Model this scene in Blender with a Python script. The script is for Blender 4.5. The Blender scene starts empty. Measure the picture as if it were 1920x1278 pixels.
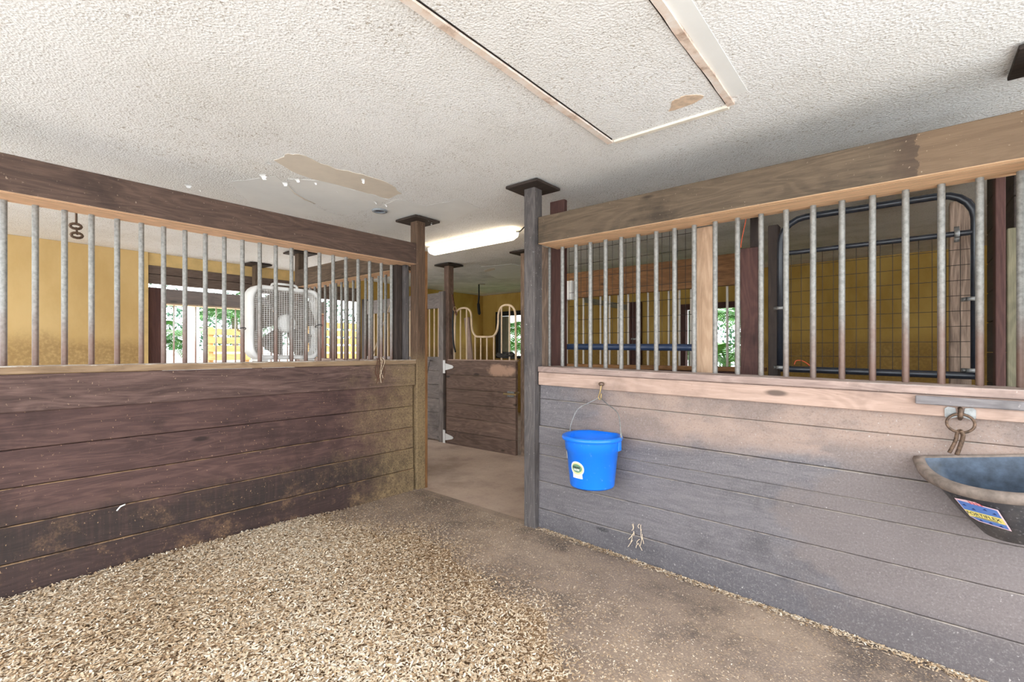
import bpy, math, random
import numpy as np
from mathutils import Vector, Matrix, Euler

random.seed(7)
rng = np.random.default_rng(7)
S = bpy.context.scene
C = S.collection

# ------------------------------------------------------------------ camera, sky, sun, exposure
FPX, CX, HY, TH, EYE = 897.0, 960.0, 658.0, math.radians(39.6), 1.2
cam_d = bpy.data.cameras.new('camera')
cam = bpy.data.objects.new('camera', cam_d)
C.objects.link(cam)
cam.location = (0, 0, EYE)
cam.rotation_euler = (math.pi / 2, 0, TH)
cam_d.sensor_width = 36.0
cam_d.lens = 36.0 * FPX / 1920.0
cam_d.shift_y = (HY - 639.0) / 1920.0
cam_d.clip_start = 0.02
S.camera = cam

w = bpy.data.worlds.new('sky')
S.world = w
w.use_nodes = True
wb = w.node_tree.nodes['Background']
wb.inputs[0].default_value = (0.88, 0.94, 1.0, 1)
wb.inputs[1].default_value = 3.2

sun_d = bpy.data.lights.new('sun', 'SUN')
sun_d.energy = 2.4
sun_d.angle = math.radians(1.0)
sun_d.color = (1.0, 0.95, 0.87)
sun = bpy.data.objects.new('sun', sun_d)
C.objects.link(sun)
# the sun stands high beyond the far left corner of the barn, so the roof keeps it off the stall floor
sun.rotation_euler = Vector((0.50, -0.28, -0.82)).to_track_quat('-Z', 'Y').to_euler()

S.view_settings.view_transform = 'Standard'
S.view_settings.look = 'None'
S.view_settings.gamma = 1.0
S.view_settings.use_curve_mapping = False
S.view_settings.exposure = 1.1

# ------------------------------------------------------------------ pixel helpers (direction only; distance from a known plane)
FW = Vector((-math.sin(TH), math.cos(TH)))
RT = Vector((math.cos(TH), math.sin(TH)))
def dirv(px):
    u = (px - CX) / FPX
    return u * RT + FW
def on_y(px, y, py=None):              # point of the vertical plane y = const
    d = dirv(px); t = y / d.y
    return (d.x * t, y, EYE + (HY - py) / FPX * t) if py is not None else d.x * t
def on_x(px, x, py=None):              # point of the vertical plane x = const
    d = dirv(px); t = x / d.x
    return (x, d.y * t, EYE + (HY - py) / FPX * t) if py is not None else d.y * t
def on_z(px, py, z):                   # point of a horizontal plane
    t = (z - EYE) * FPX / (HY - py)
    d = dirv(px)
    return (d.x * t, d.y * t, z)

CEIL = 2.335
XL, YF, XE, YB, YO = -3.225, 2.62, -6.73, 7.2, 4.24   # left partition, front, end wall, back wall, far stall fronts
def zfloor(x, y):
    x = np.asarray(x, dtype=float)
    a = np.clip(-(x + 1.94), 0, 1.35) * 0.018
    b = np.clip(x + 1.94, 0, 3.0) * 0.045
    return a - b

# ------------------------------------------------------------------ node helpers
def lin(c):
    return tuple(((v / 255.0) / 12.92 if v / 255.0 <= 0.04045 else ((v / 255.0 + 0.055) / 1.055) ** 2.4) for v in c) + (1.0,)

class NT:
    def __init__(self, name):
        self.m = bpy.data.materials.new(name)
        self.m.use_nodes = True
        self.t = self.m.node_tree
        self.b = self.t.nodes['Principled BSDF']
        self._c = {}
    def n(self, typ, **kw):
        nd = self.t.nodes.new(typ)
        for k, v in kw.items():
            setattr(nd, k, v)
        return nd
    def put(self, sock, v):
        if isinstance(v, bpy.types.NodeSocket):
            self.t.links.new(v, sock)
        elif isinstance(v, (int, float)):
            try:
                sock.default_value = v
            except TypeError:
                sock.default_value = (v, v, v)
        else:
            v = tuple(v)
            try:
                sock.default_value = v
            except ValueError:
                sock.default_value = v[:3]
    def geo(self):
        if 'geo' not in self._c:
            self._c['geo'] = self.n('ShaderNodeNewGeometry')
        return self._c['geo']
    def pos(self):
        return self.geo().outputs['Position']
    def sep(self, v, key):
        if key not in self._c:
            s = self.n('ShaderNodeSeparateXYZ'); self.put(s.inputs[0], v); self._c[key] = s
        return self._c[key].outputs
    def P(self):
        return self.sep(self.pos(), 'sp')
    def NZ(self):
        return self.sep(self.geo().outputs['Normal'], 'sn')[2]
    def obj(self):
        if 'tc' not in self._c:
            self._c['tc'] = self.n('ShaderNodeTexCoord')
        return self._c['tc'].outputs['Object']
    def rnd(self):
        if 'oi' not in self._c:
            self._c['oi'] = self.n('ShaderNodeObjectInfo')
        return self._c['oi'].outputs['Random']
    def mapv(self, v, scale=(1, 1, 1), loc=(0, 0, 0)):
        k = self.n('ShaderNodeMapping')
        self.put(k.inputs['Vector'], v); k.inputs['Scale'].default_value = scale
        self.put(k.inputs['Location'], loc)
        return k.outputs[0]
    def shift(self, v):                  # different piece of the grain for every board
        a = self.n('ShaderNodeVectorMath', operation='SCALE')
        a.inputs[0].default_value = (31.0, 17.0, 23.0)
        self.put(a.inputs['Scale'], self.rnd())
        b = self.n('ShaderNodeVectorMath', operation='ADD')
        self.put(b.inputs[0], v); self.put(b.inputs[1], a.outputs[0])
        return b.outputs[0]
    def noise(self, v, scale, detail=3.0, rough=0.55, dist=0.0):
        k = self.n('ShaderNodeTexNoise')
        self.put(k.inputs['Vector'], v); k.inputs['Scale'].default_value = scale
        k.inputs['Detail'].default_value = detail; k.inputs['Roughness'].default_value = rough
        k.inputs['Distortion'].default_value = dist
        return k.outputs[0]
    def voro(self, v, scale):
        k = self.n('ShaderNodeTexVoronoi')
        self.put(k.inputs['Vector'], v); k.inputs['Scale'].default_value = scale
        return k.outputs[0]
    def mth(self, op, a, b=0.0):
        k = self.n('ShaderNodeMath', operation=op)
        self.put(k.inputs[0], a); self.put(k.inputs[1], b)
        return k.outputs[0]
    def step(self, x, a, b, lo=0.0, hi=1.0):
        k = self.n('ShaderNodeMapRange', interpolation_type='SMOOTHSTEP')
        self.put(k.inputs[0], x)
        if a > b:
            a, b, lo, hi = b, a, hi, lo
        for i, v in enumerate((a, b, lo, hi)):
            k.inputs[i + 1].default_value = v
        return k.outputs[0]
    def mix(self, f, a, b):
        k = self.n('ShaderNodeMix', data_type='RGBA')
        self.put(k.inputs[0], f); self.put(k.inputs[6], a); self.put(k.inputs[7], b)
        return k.outputs[2]
    def ramp(self, f, stops):
        k = self.n('ShaderNodeValToRGB')
        e = k.color_ramp.elements
        while len(e) < len(stops):
            e.new(0.5)
        for el, (p, c) in zip(e, stops):
            el.position = p; el.color = c
        self.put(k.inputs[0], f)
        return k.outputs[0]
    def done(self, col, rough=0.7, bump=None, bstr=0.3, bdist=0.01, metal=0.0, spec=0.3):
        self.put(self.b.inputs['Base Color'], col)
        self.put(self.b.inputs['Roughness'], rough)
        self.put(self.b.inputs['Metallic'], metal)
        self.b.inputs['Specular IOR Level'].default_value = spec
        if bump is not None:
            k = self.n('ShaderNodeBump')
            k.inputs['Strength'].default_value = bstr; k.inputs['Distance'].default_value = bdist
            self.put(k.inputs['Height'], bump)
            self.t.links.new(k.outputs[0], self.b.inputs['Normal'])
        return self.m

def wood(name, dark, mid, light, dust=None, under=None, speck=None, extra=None, rough=0.72, contrast=1.0, tint=0.12, dust_below=None):
    """weathered board; grain runs along the board's own X axis"""
    k = NT(name)
    v = k.shift(k.obj())
    g1 = k.noise(k.mapv(v, (1.2, 13, 13)), 2.0, 6, 0.66, 0.6)
    g2 = k.noise(k.mapv(v, (7.0, 190, 190)), 2.0, 4, 0.65)
    low = k.noise(k.mapv(v, (0.9, 5.5, 5.5)), 1.3, 2, 0.45, 0.4)
    ring = k.mth('SINE', k.mth('MULTIPLY', low, 95.0))          # growth rings: contour lines of a stretched field
    ring = k.step(ring, -0.6, 1.0)
    g = k.mth('ADD', k.mth('MULTIPLY', g1, 0.52), k.mth('ADD', k.mth('MULTIPLY', ring, 0.085), k.mth('MULTIPLY', g2, 0.40)))
    g = k.mth('ADD', g, k.mth('MULTIPLY', k.mth('SUBTRACT', k.rnd(), 0.5), tint))
    lo, hi = 0.5 - 0.2 / contrast, 0.5 + 0.2 / contrast
    col = k.ramp(g, [(max(lo, 0), lin(dark)), (0.5, lin(mid)), (min(hi, 1), lin(light))])
    # knots
    kn = k.voro(k.mapv(v, (1.0, 3.2, 3.2)), 1.7)
    col = k.mix(k.mth('MULTIPLY', k.step(kn, 0.11, 0.05), 0.75), col, lin([c * 0.45 for c in dark]))
    # grime blotches
    bl = k.noise(k.pos(), 2.4, 5, 0.65)
    col = k.mix(k.step(bl, 0.52, 0.72, 0, 0.55), col, lin([c * 0.72 for c in dark]))
    if extra:
        col = extra(k, col)
    # splinters and dust flecks
    if speck:
        s = k.noise(k.mapv(k.pos(), (1, 1, 0.75)), 95, 2, 0.5)
        s2 = k.noise(k.pos(), 3.3, 3, 0.6)
        f = k.mth('MULTIPLY', k.step(s, 0.68, 0.76), k.step(s2, 0.35, 0.65, 0.15, 0.8))
        col = k.mix(f, col, lin(speck))
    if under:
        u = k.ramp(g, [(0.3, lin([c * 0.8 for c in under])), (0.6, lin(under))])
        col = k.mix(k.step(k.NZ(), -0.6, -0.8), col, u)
    if dust:
        dz = k.mth('MULTIPLY', k.step(k.NZ(), 0.35, 0.6), k.step(k.noise(k.pos(), 7.0, 5, 0.7), 0.42, 0.58, 0.12, 1.0))
        if dust_below:
            dz = k.mth('MULTIPLY', dz, k.step(k.P()[2], dust_below + 0.05, dust_below))
        col = k.mix(dz, col, lin(dust))
    return k.done(col, rough, k.mth('ADD', g2, g1), 0.25, 0.004)

def plain(name, c, rough=0.6, metal=0.0, var=0.18, scale=9.0, spec=0.3, bump=0.0):
    k = NT(name)
    n = k.noise(k.obj(), scale, 5, 0.6)
    col = k.ramp(n, [(0.3, lin([x * (1 - var) for x in c])), (0.65, lin(c))])
    return k.done(col, rough, n if bump else None, bump, 0.01, metal, spec)

# ------------------------------------------------------------------ materials
def left_stain(k, col):
    x, y, z = k.P()[0], k.P()[1], k.P()[2]
    n = k.noise(k.pos(), 5.0, 7, 0.75)
    n2 = k.noise(k.mapv(k.pos(), (1, 1.6, 1)), 1.9, 4, 0.6)
    runs = k.noise(k.mapv(k.pos(), (1, 30, 2.0)), 1.6, 4, 0.7)
    grit = k.noise(k.pos(), 85, 4, 0.75)
    # black, kicked and wetted lower boards, with runs
    f = k.step(k.mth('ADD', z, k.mth('MULTIPLY', k.mth('SUBTRACT', n2, 0.5), 0.35)), 0.47, 0.30, 0, 0.8)
    f = k.mth('MULTIPLY', f, k.step(z, 0.17, 0.23, 0.6, 1.0))
    f = k.mth('MULTIPLY', f, k.step(runs, 0.25, 0.6, 0.55, 1.0))
    col = k.mix(f, col, lin((40, 35, 32)))
    # dung-coloured spatter
    f = k.mth('MULTIPLY', k.step(z, 0.55, 0.05), k.step(n, 0.50, 0.62, 0, 0.75))
    col = k.mix(k.mth('MULTIPLY', f, k.step(grit, 0.4, 0.6, 0.2, 1.0)), col, lin((122, 94, 70)))
    # ochre dust by the corner post, gritty
    yy = k.mth('ADD', y, k.mth('MULTIPLY', k.mth('SUBTRACT', n, 0.5), 1.5))
    f = k.mth('MULTIPLY', k.step(yy, 1.85, 2.8, 0, 0.95), k.step(z, 1.25, 1.0))
    f = k.mth('MULTIPLY', f, k.step(grit, 0.34, 0.60, 0.30, 1.0))
    col = k.mix(f, col, lin((146, 124, 90)))
    return col

def right_stain(k, col):
    x, y, z = k.P()[0], k.P()[1], k.P()[2]
    n = k.noise(k.mapv(k.pos(), (0.8, 1, 1.3)), 3.2, 5, 0.62)
    nn = k.mth('SUBTRACT', n, 0.5)
    # bleached, rubbed upper boards
    zz = k.mth('ADD', z, k.mth('MULTIPLY', nn, 0.25))
    xx = k.mth('ADD', x, k.mth('MULTIPLY', nn, 0.9))
    f = k.mth('MULTIPLY', k.step(zz, 0.63, 0.75), k.step(xx, -1.72, -1.30))
    worn = k.mix(k.step(n, 0.4, 0.62), lin((168, 143, 127)), lin((138, 119, 108)))
    col = k.mix(k.mth('MULTIPLY', f, 0.75), col, worn)
    # dark grease around the feeder
    f = k.mth('MULTIPLY', k.step(xx, -0.42, -0.30), k.step(zz, 0.80, 0.74))
    col = k.mix(k.mth('MULTIPLY', f, 0.75), col, lin((116, 106, 103)))
    # boards darken towards the floor
    f = k.mth('MULTIPLY', k.step(z, 0.16, 0.02), 0.5)
    col = k.mix(f, col, lin((72, 70, 74)))
    n3 = k.noise(k.pos(), 120, 4, 0.75)
    col = k.mix(k.step(n3, 0.5, 0.72, 0, 0.38), col, lin((158, 152, 150)))
    col = k.mix(k.step(n3, 0.46, 0.32, 0, 0.35), col, lin((66, 62, 64)))
    return col

def beam_stain(k, col):
    x = k.P()[0]
    n = k.noise(k.pos(), 14, 5, 0.65)
    xx = k.mth('ADD', x, k.mth('MULTIPLY', k.mth('SUBTRACT', n, 0.5), 0.16))
    col = k.mix(k.step(xx, 0.025, 0.041, 0, 0.4), col, lin((130, 103, 78)))
    f = k.mth('MULTIPLY', k.step(xx, -0.10, 0.0), k.step(xx, 0.036, 0.030))
    return k.mix(k.mth('MULTIPLY', f, 0.6), col, lin((70, 54, 44)))
def gate_stain(k, col):
    x, z = k.P()[0], k.P()[2]
    n = k.noise(k.pos(), 7, 5, 0.65)
    d = k.mth('ADD', k.mth('POWER', k.mth('MULTIPLY', k.mth('ADD', x, 3.66), 3.6), 2.0), k.mth('POWER', k.mth('MULTIPLY', k.mth('SUBTRACT', z, 0.975), 11.0), 2.0))
    d = k.mth('ADD', d, k.mth('MULTIPLY', k.mth('SUBTRACT', n, 0.5), 2.2))
    return k.mix(k.step(d, 1.0, 0.3, 0, 0.8), col, lin((196, 158, 134)))
M = {}
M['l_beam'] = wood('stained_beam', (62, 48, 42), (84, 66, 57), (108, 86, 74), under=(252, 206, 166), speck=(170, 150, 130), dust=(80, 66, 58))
M['l_kick'] = wood('stained_rail', (66, 49, 44), (92, 71, 65), (118, 94, 85), speck=(176, 150, 122), extra=left_stain, contrast=1.3)
M['l_board'] = wood('stained_board', (56, 39, 36), (77, 56, 52), (98, 73, 66), dust=(140, 112, 84), dust_below=0.6, speck=(186, 150, 116), extra=left_stain)
M['l_sill'] = wood('dusty_sill', (104, 84, 64), (134, 110, 86), (158, 134, 106), dust=(214, 208, 200))
M['post'] = wood('post_wood', (66, 54, 44), (92, 76, 62), (118, 98, 80), speck=(150, 132, 108))
M['post_ochre'] = wood('post_ochre_wood', (62, 48, 39), (86, 67, 53), (110, 86, 68), speck=(160, 136, 108), extra=left_stain)
M['post_grey'] = wood('post_grey_wood', (66, 62, 62), (90, 84, 82), (116, 108, 104), speck=(176, 170, 166))
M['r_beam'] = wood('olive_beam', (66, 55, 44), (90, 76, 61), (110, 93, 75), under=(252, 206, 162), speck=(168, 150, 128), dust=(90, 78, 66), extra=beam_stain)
M['r_rail'] = wood('pink_rail', (150, 126, 113), (174, 147, 132), (190, 164, 149), speck=(130, 104, 92), dust=(150, 130, 120), tint=0.05)
M['r_board'] = wood('grey_board', (88, 84, 87), (108, 103, 105), (124, 118, 118), dust=(150, 140, 130), speck=(190, 184, 180), extra=right_stain, tint=0.04, contrast=0.75)
M['r_sill'] = wood('worn_sill', (132, 112, 104), (162, 140, 130), (186, 162, 150), dust=(176, 160, 152), speck=(210, 198, 186))
M['r_batten'] = wood('grey_batten', (98, 92, 92), (122, 116, 116), (146, 140, 138), speck=(200, 192, 184))
M['red_post'] = wood('red_brown_post', (62, 40, 36), (84, 57, 52), (100, 70, 62))
M['tan_post'] = wood('tan_stud', (152, 122, 96), (186, 154, 126), (206, 176, 148), tint=0.03)
M['weathered'] = wood('weathered_post', (82, 68, 58), (116, 97, 83), (150, 128, 111), contrast=1.4)
M['dark_board'] = wood('dark_plank', (40, 34, 31), (58, 48, 43), (74, 62, 55))
M['green_board'] = wood('greenish_board', (92, 88, 70), (122, 116, 94), (146, 138, 112))
M['grey_paint'] = wood('grey_painted_board', (96, 88, 84), (124, 115, 110), (146, 136, 130), tint=0.06)
M['gate_board'] = wood('gate_board', (84, 67, 58), (114, 92, 80), (142, 116, 102), speck=(160, 135, 115), extra=gate_stain)
M['far_beam'] = wood('far_beam', (92, 62, 38), (128, 90, 56), (156, 114, 74))
M['yellow_slat'] = wood('yellow_slat', (160, 122, 70), (184, 146, 92), (200, 164, 112))

def bar_mat():
    k = NT('galvanised_bar')
    x, z = k.P()[0], k.P()[2]
    n = k.noise(k.pos(), 60, 4, 0.6)
    n2 = k.noise(k.mapv(k.pos(), (1, 1, 0.35)), 9, 4, 0.65)
    col = k.ramp(n, [(0.3, lin((116, 114, 110))), (0.62, lin((148, 146, 140)))])
    zz = k.mth('ADD', z, k.mth('MULTIPLY', k.mth('SUBTRACT', n2, 0.5), 0.5))
    f = k.step(zz, 1.55, 1.12, 0, 0.85)
    f = k.mth('MULTIPLY', f, k.step(k.mth('ABSOLUTE', k.mth('ADD', x, 1.75)), 0.95, 1.6, 0.15, 1.0))
    col = k.mix(f, col, k.mix(n2, lin((120, 84, 66)), lin((92, 66, 56))))
    return k.done(col, 0.5, n, 0.06, 0.001, 0.25, 0.5)
M['bar'] = bar_mat()
M['cream'] = plain('cream_paint', (226, 200, 168), 0.5)
M['white_bar'] = plain('pale_bar', (214, 204, 190), 0.5)

def ceiling_mat():
    k = NT('popcorn_ceiling')
    p = k.pos()
    x, y = k.P()[0], k.P()[1]
    big = k.noise(p, 0.9, 4, 0.6)
    fine = k.noise(p, 150, 2, 0.5)
    fine2 = k.noise(p, 58, 3, 0.6)
    mid = k.noise(p, 6.0, 5, 0.7)
    col = k.mix(k.step(big, 0.35, 0.65), lin((244, 244, 243)), lin((236, 235, 232)))
    # brown fly and rust specks, in drifts
    drift = k.step(k.noise(p, 1.6, 4, 0.65), 0.4, 0.68, 0.12, 1.0)
    f = k.mth('MULTIPLY', k.step(fine2, 0.58, 0.70, 0, 0.75), drift)
    col = k.mix(f, col, lin((150, 132, 108)))
    f = k.mth('MULTIPLY', k.step(fine, 0.57, 0.69, 0, 0.7), k.step(mid, 0.35, 0.6, 0.15, 1.0))
    col = k.mix(f, col, lin((140, 128, 112)))
    # patchy greyer tone beyond the aisle
    f = k.mth('MULTIPLY', k.step(y, 3.9, 5.0), k.step(k.noise(p, 1.5, 4, 0.6), 0.4, 0.65, 0.1, 0.6))
    col = k.mix(f, col, lin((176, 178, 172)))
    h = k.mth('ADD', k.voro(p, 95), k.mth('MULTIPLY', fine, 0.8))
    return k.done(col, 0.9, h, 0.38, 0.008, 0, 0.1)
M['ceiling'] = ceiling_mat()
M['bare_paper'] = plain('bare_drywall', (232, 221, 205), 0.8, var=0.06, scale=5)
M['smooth_paint'] = plain('smooth_ceiling_paint', (238, 238, 235), 0.7, var=0.03, scale=4)
M['flake'] = plain('paint_flake', (240, 240, 238), 0.7, var=0.04)
M['stain_brown'] = plain('rust_stain', (230, 204, 178), 0.85, var=0.2, scale=26)

def trim_mat():
    k = NT('stained_white_trim')
    n = k.noise(k.pos(), 9, 6, 0.7)
    col = k.ramp(n, [(0.36, lin((236, 228, 220))), (0.54, lin((226, 206, 190))), (0.72, lin((160, 130, 110)))])
    return k.done(col, 0.8)
M['trim'] = trim_mat()
M['trim_clean'] = plain('white_trim', (240, 232, 216), 0.7, var=0.08)
M['gap'] = plain('dark_gap', (40, 32, 28), 0.9)

def yellow_mat(name, a, b):
    k = NT(name)
    z = k.P()[2]
    n = k.noise(k.mapv(k.pos(), (1, 1, 0.5)), 2.2, 6, 0.65)
    n2 = k.noise(k.pos(), 34, 3, 0.6)
    col = k.mix(k.step(n, 0.35, 0.7), lin(a), lin(b))
    zz = k.mth('ADD', z, k.mth('MULTIPLY', k.mth('SUBTRACT', n, 0.5), 0.45))
    band = k.mth('MULTIPLY', k.step(zz, 1.42, 1.22), k.step(n2, 0.3, 0.6, 0.5, 1.0))
    col = k.mix(k.mth('MULTIPLY', band, 0.6), col, lin((128, 96, 56)))
    return k.done(col, 0.8, n2, 0.1, 0.003)
M['yellow'] = yellow_mat('ochre_wall', (212, 180, 124), (198, 164, 106))
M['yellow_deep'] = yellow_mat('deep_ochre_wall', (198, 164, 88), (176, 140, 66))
M['yellow_trim'] = plain('ochre_trim', (222, 190, 128), 0.7, var=0.1)
M['brown_trim'] = wood('brown_trim', (84, 70, 62), (108, 92, 82), (126, 108, 96))

def floor_mat():
    k = NT('stall_mat_floor')
    p = k.pos()
    n = k.noise(p, 2.2, 6, 0.65)
    n2 = k.noise(p, 120, 4, 0.7)
    n3 = k.noise(p, 0.9, 4, 0.6)
    col = k.ramp(n, [(0.34, lin((100, 88, 80))), (0.48, lin((144, 126, 111))), (0.66, lin((172, 151, 132)))])
    col = k.mix(k.step(n3, 0.42, 0.62, 0, 0.55), col, lin((124, 110, 103)))
    col = k.mix(k.step(n2, 0.52, 0.68, 0, 0.75), col, lin((198, 172, 142)))
    col = k.mix(k.step(n2, 0.44, 0.30, 0, 0.5), col, lin((74, 62, 54)))
    return k.done(col, 0.85, n2, 0.4, 0.006)
M['floor'] = floor_mat()
def slab_mat():
    k = NT('aisle_concrete')
    p = k.pos()
    n = k.noise(p, 1.7, 6, 0.65); n2 = k.noise(p, 45, 3, 0.6)
    col = k.ramp(n, [(0.32, lin((152, 131, 115))), (0.5, lin((182, 160, 143))), (0.7, lin((198, 176, 157)))])
    col = k.mix(k.step(n2, 0.55, 0.75, 0, 0.35), col, lin((120, 98, 82)))
    return k.done(col, 0.75, n2, 0.15, 0.003)
M['slab'] = slab_mat()

def shav_mat():
    k = NT('wood_shaving')
    a = k.n('ShaderNodeAttribute'); a.attribute_name = 'rnd'
    col = k.ramp(a.outputs['Fac'], [(0.0, lin((122, 97, 74))), (0.25, lin((176, 147, 114))), (0.55, lin((212, 188, 157))), (1.0, lin((246, 235, 216)))])
    return k.done(col, 0.85, spec=0.1)
M['shav'] = shav_mat()
M['black_tube'] = plain('black_tube', (34, 38, 46), 0.32, var=0.3, scale=30, spec=0.5)
M['blue_tube'] = plain('navy_tube', (40, 58, 88), 0.35, var=0.25, scale=30, spec=0.5)
M['wire'] = plain('dark_wire', (52, 46, 42), 0.6)
M['zinc'] = plain('zinc', (150, 150, 148), 0.45, 0.6, 0.25, 40)
M['rusty'] = plain('rusty_iron', (122, 98, 80), 0.6, 0.4, 0.5, 60)
M['white_metal'] = plain('white_enamel', (236, 236, 234), 0.4, var=0.06)
M['fan_plastic'] = plain('fan_white', (232, 230, 226), 0.4, var=0.08)
M['fan_grey'] = plain('fan_dusty', (140, 130, 120), 0.6, var=0.2, scale=30)
M['dark_plastic'] = plain('dark_plastic', (28, 30, 36), 0.45, var=0.3, scale=20)
M['black'] = plain('black_frame', (26, 24, 24), 0.6)
M['orange'] = plain('orange_twine', (222, 96, 60), 0.7)
M['leather'] = plain('leather', (112, 74, 56), 0.6, var=0.4, scale=30)
M['cord'] = plain('pale_cord', (228, 206, 178), 0.7)
M['rope'] = plain('dark_rope', (56, 54, 52), 0.8, var=0.4, scale=40)
M['brass'] = plain('brass', (176, 150, 104), 0.4, 0.6)
M['glassblue'] = plain('blue_lens', (38, 58, 92), 0.25, spec=0.6)
M['ring_grey'] = plain('ring_grey', (150, 156, 162), 0.5)

def blue_mat():
    k = NT('blue_plastic')
    n = k.noise(k.obj(), 40, 4, 0.65)
    n2 = k.noise(k.mapv(k.obj(), (1, 1, 0.3)), 16, 4, 0.6)
    col = k.mix(k.step(n, 0.62, 0.76, 0, 0.4), lin((16, 116, 232)), lin((150, 190, 235)))
    col = k.mix(k.step(n2, 0.6, 0.8, 0, 0.25), col, lin((10, 84, 190)))
    return k.done(col, 0.32, spec=0.5)
M['blue'] = blue_mat()
def rubber_mat():
    k = NT('dusty_black_rubber')
    n = k.noise(k.pos(), 70, 4, 0.7); n2 = k.noise(k.pos(), 7, 4, 0.6)
    col = k.mix(k.step(n2, 0.35, 0.7), lin((52, 52, 56)), lin((82, 78, 76)))
    col = k.mix(k.step(n, 0.56, 0.74, 0, 0.7), col, lin((150, 148, 148)))
    return k.done(col, 0.6, n, 0.2, 0.003)
M['rubber'] = rubber_mat()
M['rubber_in'] = plain('feeder_lining', (76, 90, 108), 0.45, var=0.4, scale=22, spec=0.5)
M['rim_dust'] = plain('dusty_rim', (140, 126, 116), 0.75, var=0.25, scale=30)
for nm, c in dict(st_white=(244, 240, 230), st_cream=(226, 214, 150), st_green=(108, 146, 120), st_ink=(48, 58, 60), st_blue=(92, 128, 196),
                  st_navy=(44, 62, 120), st_yellow=(238, 222, 130), st_pink=(240, 204, 210), st_red=(214, 96, 104)).items():
    M[nm] = plain(nm, c, 0.5, var=0.08)
M['outer_white'] = plain('white_render', (240, 240, 240), 0.8, var=0.05)
M['ground'] = plain('pale_ground', (204, 204, 202), 0.9, var=0.1, scale=1.5)
M['grass'] = plain('grass_ground', (110, 142, 78), 0.9, var=0.3, scale=6)
def leaf_mat(name, a, b):
    k = NT(name)
    n = k.noise(k.pos(), 5, 3, 0.6)
    col = k.mix(k.step(n, 0.3, 0.7), lin(a), lin(b))
    k.b.inputs['Transmission Weight'].default_value = 0.0
    return k.done(col, 0.5)
M['leaf'] = leaf_mat('palm_leaf', (44, 88, 40), (92, 134, 66))
M['leaf_dark'] = leaf_mat('hedge_leaf', (32, 64, 46), (66, 104, 76))
M['trunk'] = plain('trunk', (122, 104, 86), 0.9, var=0.3)

def lamp_mat():
    k = NT('fluorescent_diffuser')
    k.b.inputs['Emission Color'].default_value = (1.0, 0.87, 0.66, 1)
    k.b.inputs['Emission Strength'].default_value = 2.6
    return k.done(lin((255, 240, 214)), 0.4)
M['lamp'] = lamp_mat()

# ------------------------------------------------------------------ mesh helpers
def setp(o, label=None, cat=None, group=None, kind=None):
    if label: o['label'] = label
    if cat: o['category'] = cat
    if group: o['group'] = group
    if kind: o['kind'] = kind
    return o
def thing(name, loc, label, cat, group=None, kind=None):
    o = bpy.data.objects.new(name, None)
    o.empty_display_size = 0.1
    C.objects.link(o); o.location = loc
    return setp(o, label, cat, group, kind)
ORG = {}
def origin(o):
    if o is None: return Vector((0, 0, 0))
    return Vector(ORG[o]) if o in ORG else Vector(o.location)
def link(name, me, mat, parent=None, loc=(0, 0, 0), rot=(0, 0, 0), scale=(1, 1, 1)):
    """loc is in world metres; parents are never rotated"""
    o = bpy.data.objects.new(name, me)
    C.objects.link(o)
    if mat is not None and len(me.materials) == 0:
        me.materials.append(mat)
    elif mat is not None and me.materials[0] is not mat:
        o.material_slots[0].link = 'OBJECT'; o.material_slots[0].material = mat
    ORG[o] = tuple(loc)
    if parent is not None:
        o.parent = parent
        if parent.type == 'MESH':                     # sub-part of a turned part
            L = Matrix.LocRotScale(Vector(ORG[parent]), parent.rotation_euler, parent.scale)
            o.matrix_local = L.inverted() @ Matrix.LocRotScale(Vector(loc), Euler(rot), Vector(scale))
            return o
        o.location = Vector(loc) - origin(parent)
    else:
        o.location = loc
    o.rotation_euler = rot; o.scale = scale
    return o
def mesh(name, vs, fs, smooth=False):
    me = bpy.data.meshes.new(name)
    me.from_pydata([tuple(v) for v in vs], [], fs)
    me.update()
    if smooth:
        for p in me.polygons: p.use_smooth = True
    return me
BOXES = {}
def boxmesh(dx, dy, dz, ch=0.003):
    key = (round(dx, 4), round(dy, 4), round(dz, 4), ch)
    if key in BOXES: return BOXES[key]
    a, b, c = dx / 2, dy / 2, dz / 2
    ch = min(ch, 0.3 * min(dx, dy, dz))
    vs = []; idx = {}
    for sx in (-1, 1):
        for sy in (-1, 1):
            for sz in (-1, 1):
                for ax in range(3):
                    p = [sx * (a - ch), sy * (b - ch), sz * (c - ch)]
                    p[ax] = (sx * a, sy * b, sz * c)[ax]
                    idx[(sx, sy, sz, ax)] = len(vs); vs.append(p)
    fs = []
    for ax in range(3):
        o1, o2 = [i for i in range(3) if i != ax]
        for s in (-1, 1):
            q = []
            for t1, t2 in ((-1, -1), (1, -1), (1, 1), (-1, 1)):
                sg = [0, 0, 0]; sg[ax] = s; sg[o1] = t1; sg[o2] = t2
                q.append(idx[(*sg, ax)])
            fs.append(q)
    for ax in range(3):                                # edges along ax
        o1, o2 = [i for i in range(3) if i != ax]
        for t1 in (-1, 1):
            for t2 in (-1, 1):
                q = []
                for s, who in ((-1, o1), (1, o1), (1, o2), (-1, o2)):
                    sg = [0, 0, 0]; sg[ax] = s; sg[o1] = t1; sg[o2] = t2
                    q.append(idx[(*sg, who)])
                fs.append(q)
    for sx in (-1, 1):
        for sy in (-1, 1):
            for sz in (-1, 1):
                fs.append([idx[(sx, sy, sz, ax)] for ax in range(3)])
    import bmesh
    bm = bmesh.new()
    bv = [bm.verts.new(v) for v in vs]
    for f in fs: bm.faces.new([bv[i] for i in f])
    bmesh.ops.recalc_face_normals(bm, faces=bm.faces)
    me = bpy.data.meshes.new('board'); bm.to_mesh(me); bm.free()
    BOXES[key] = me
    return me
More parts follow.
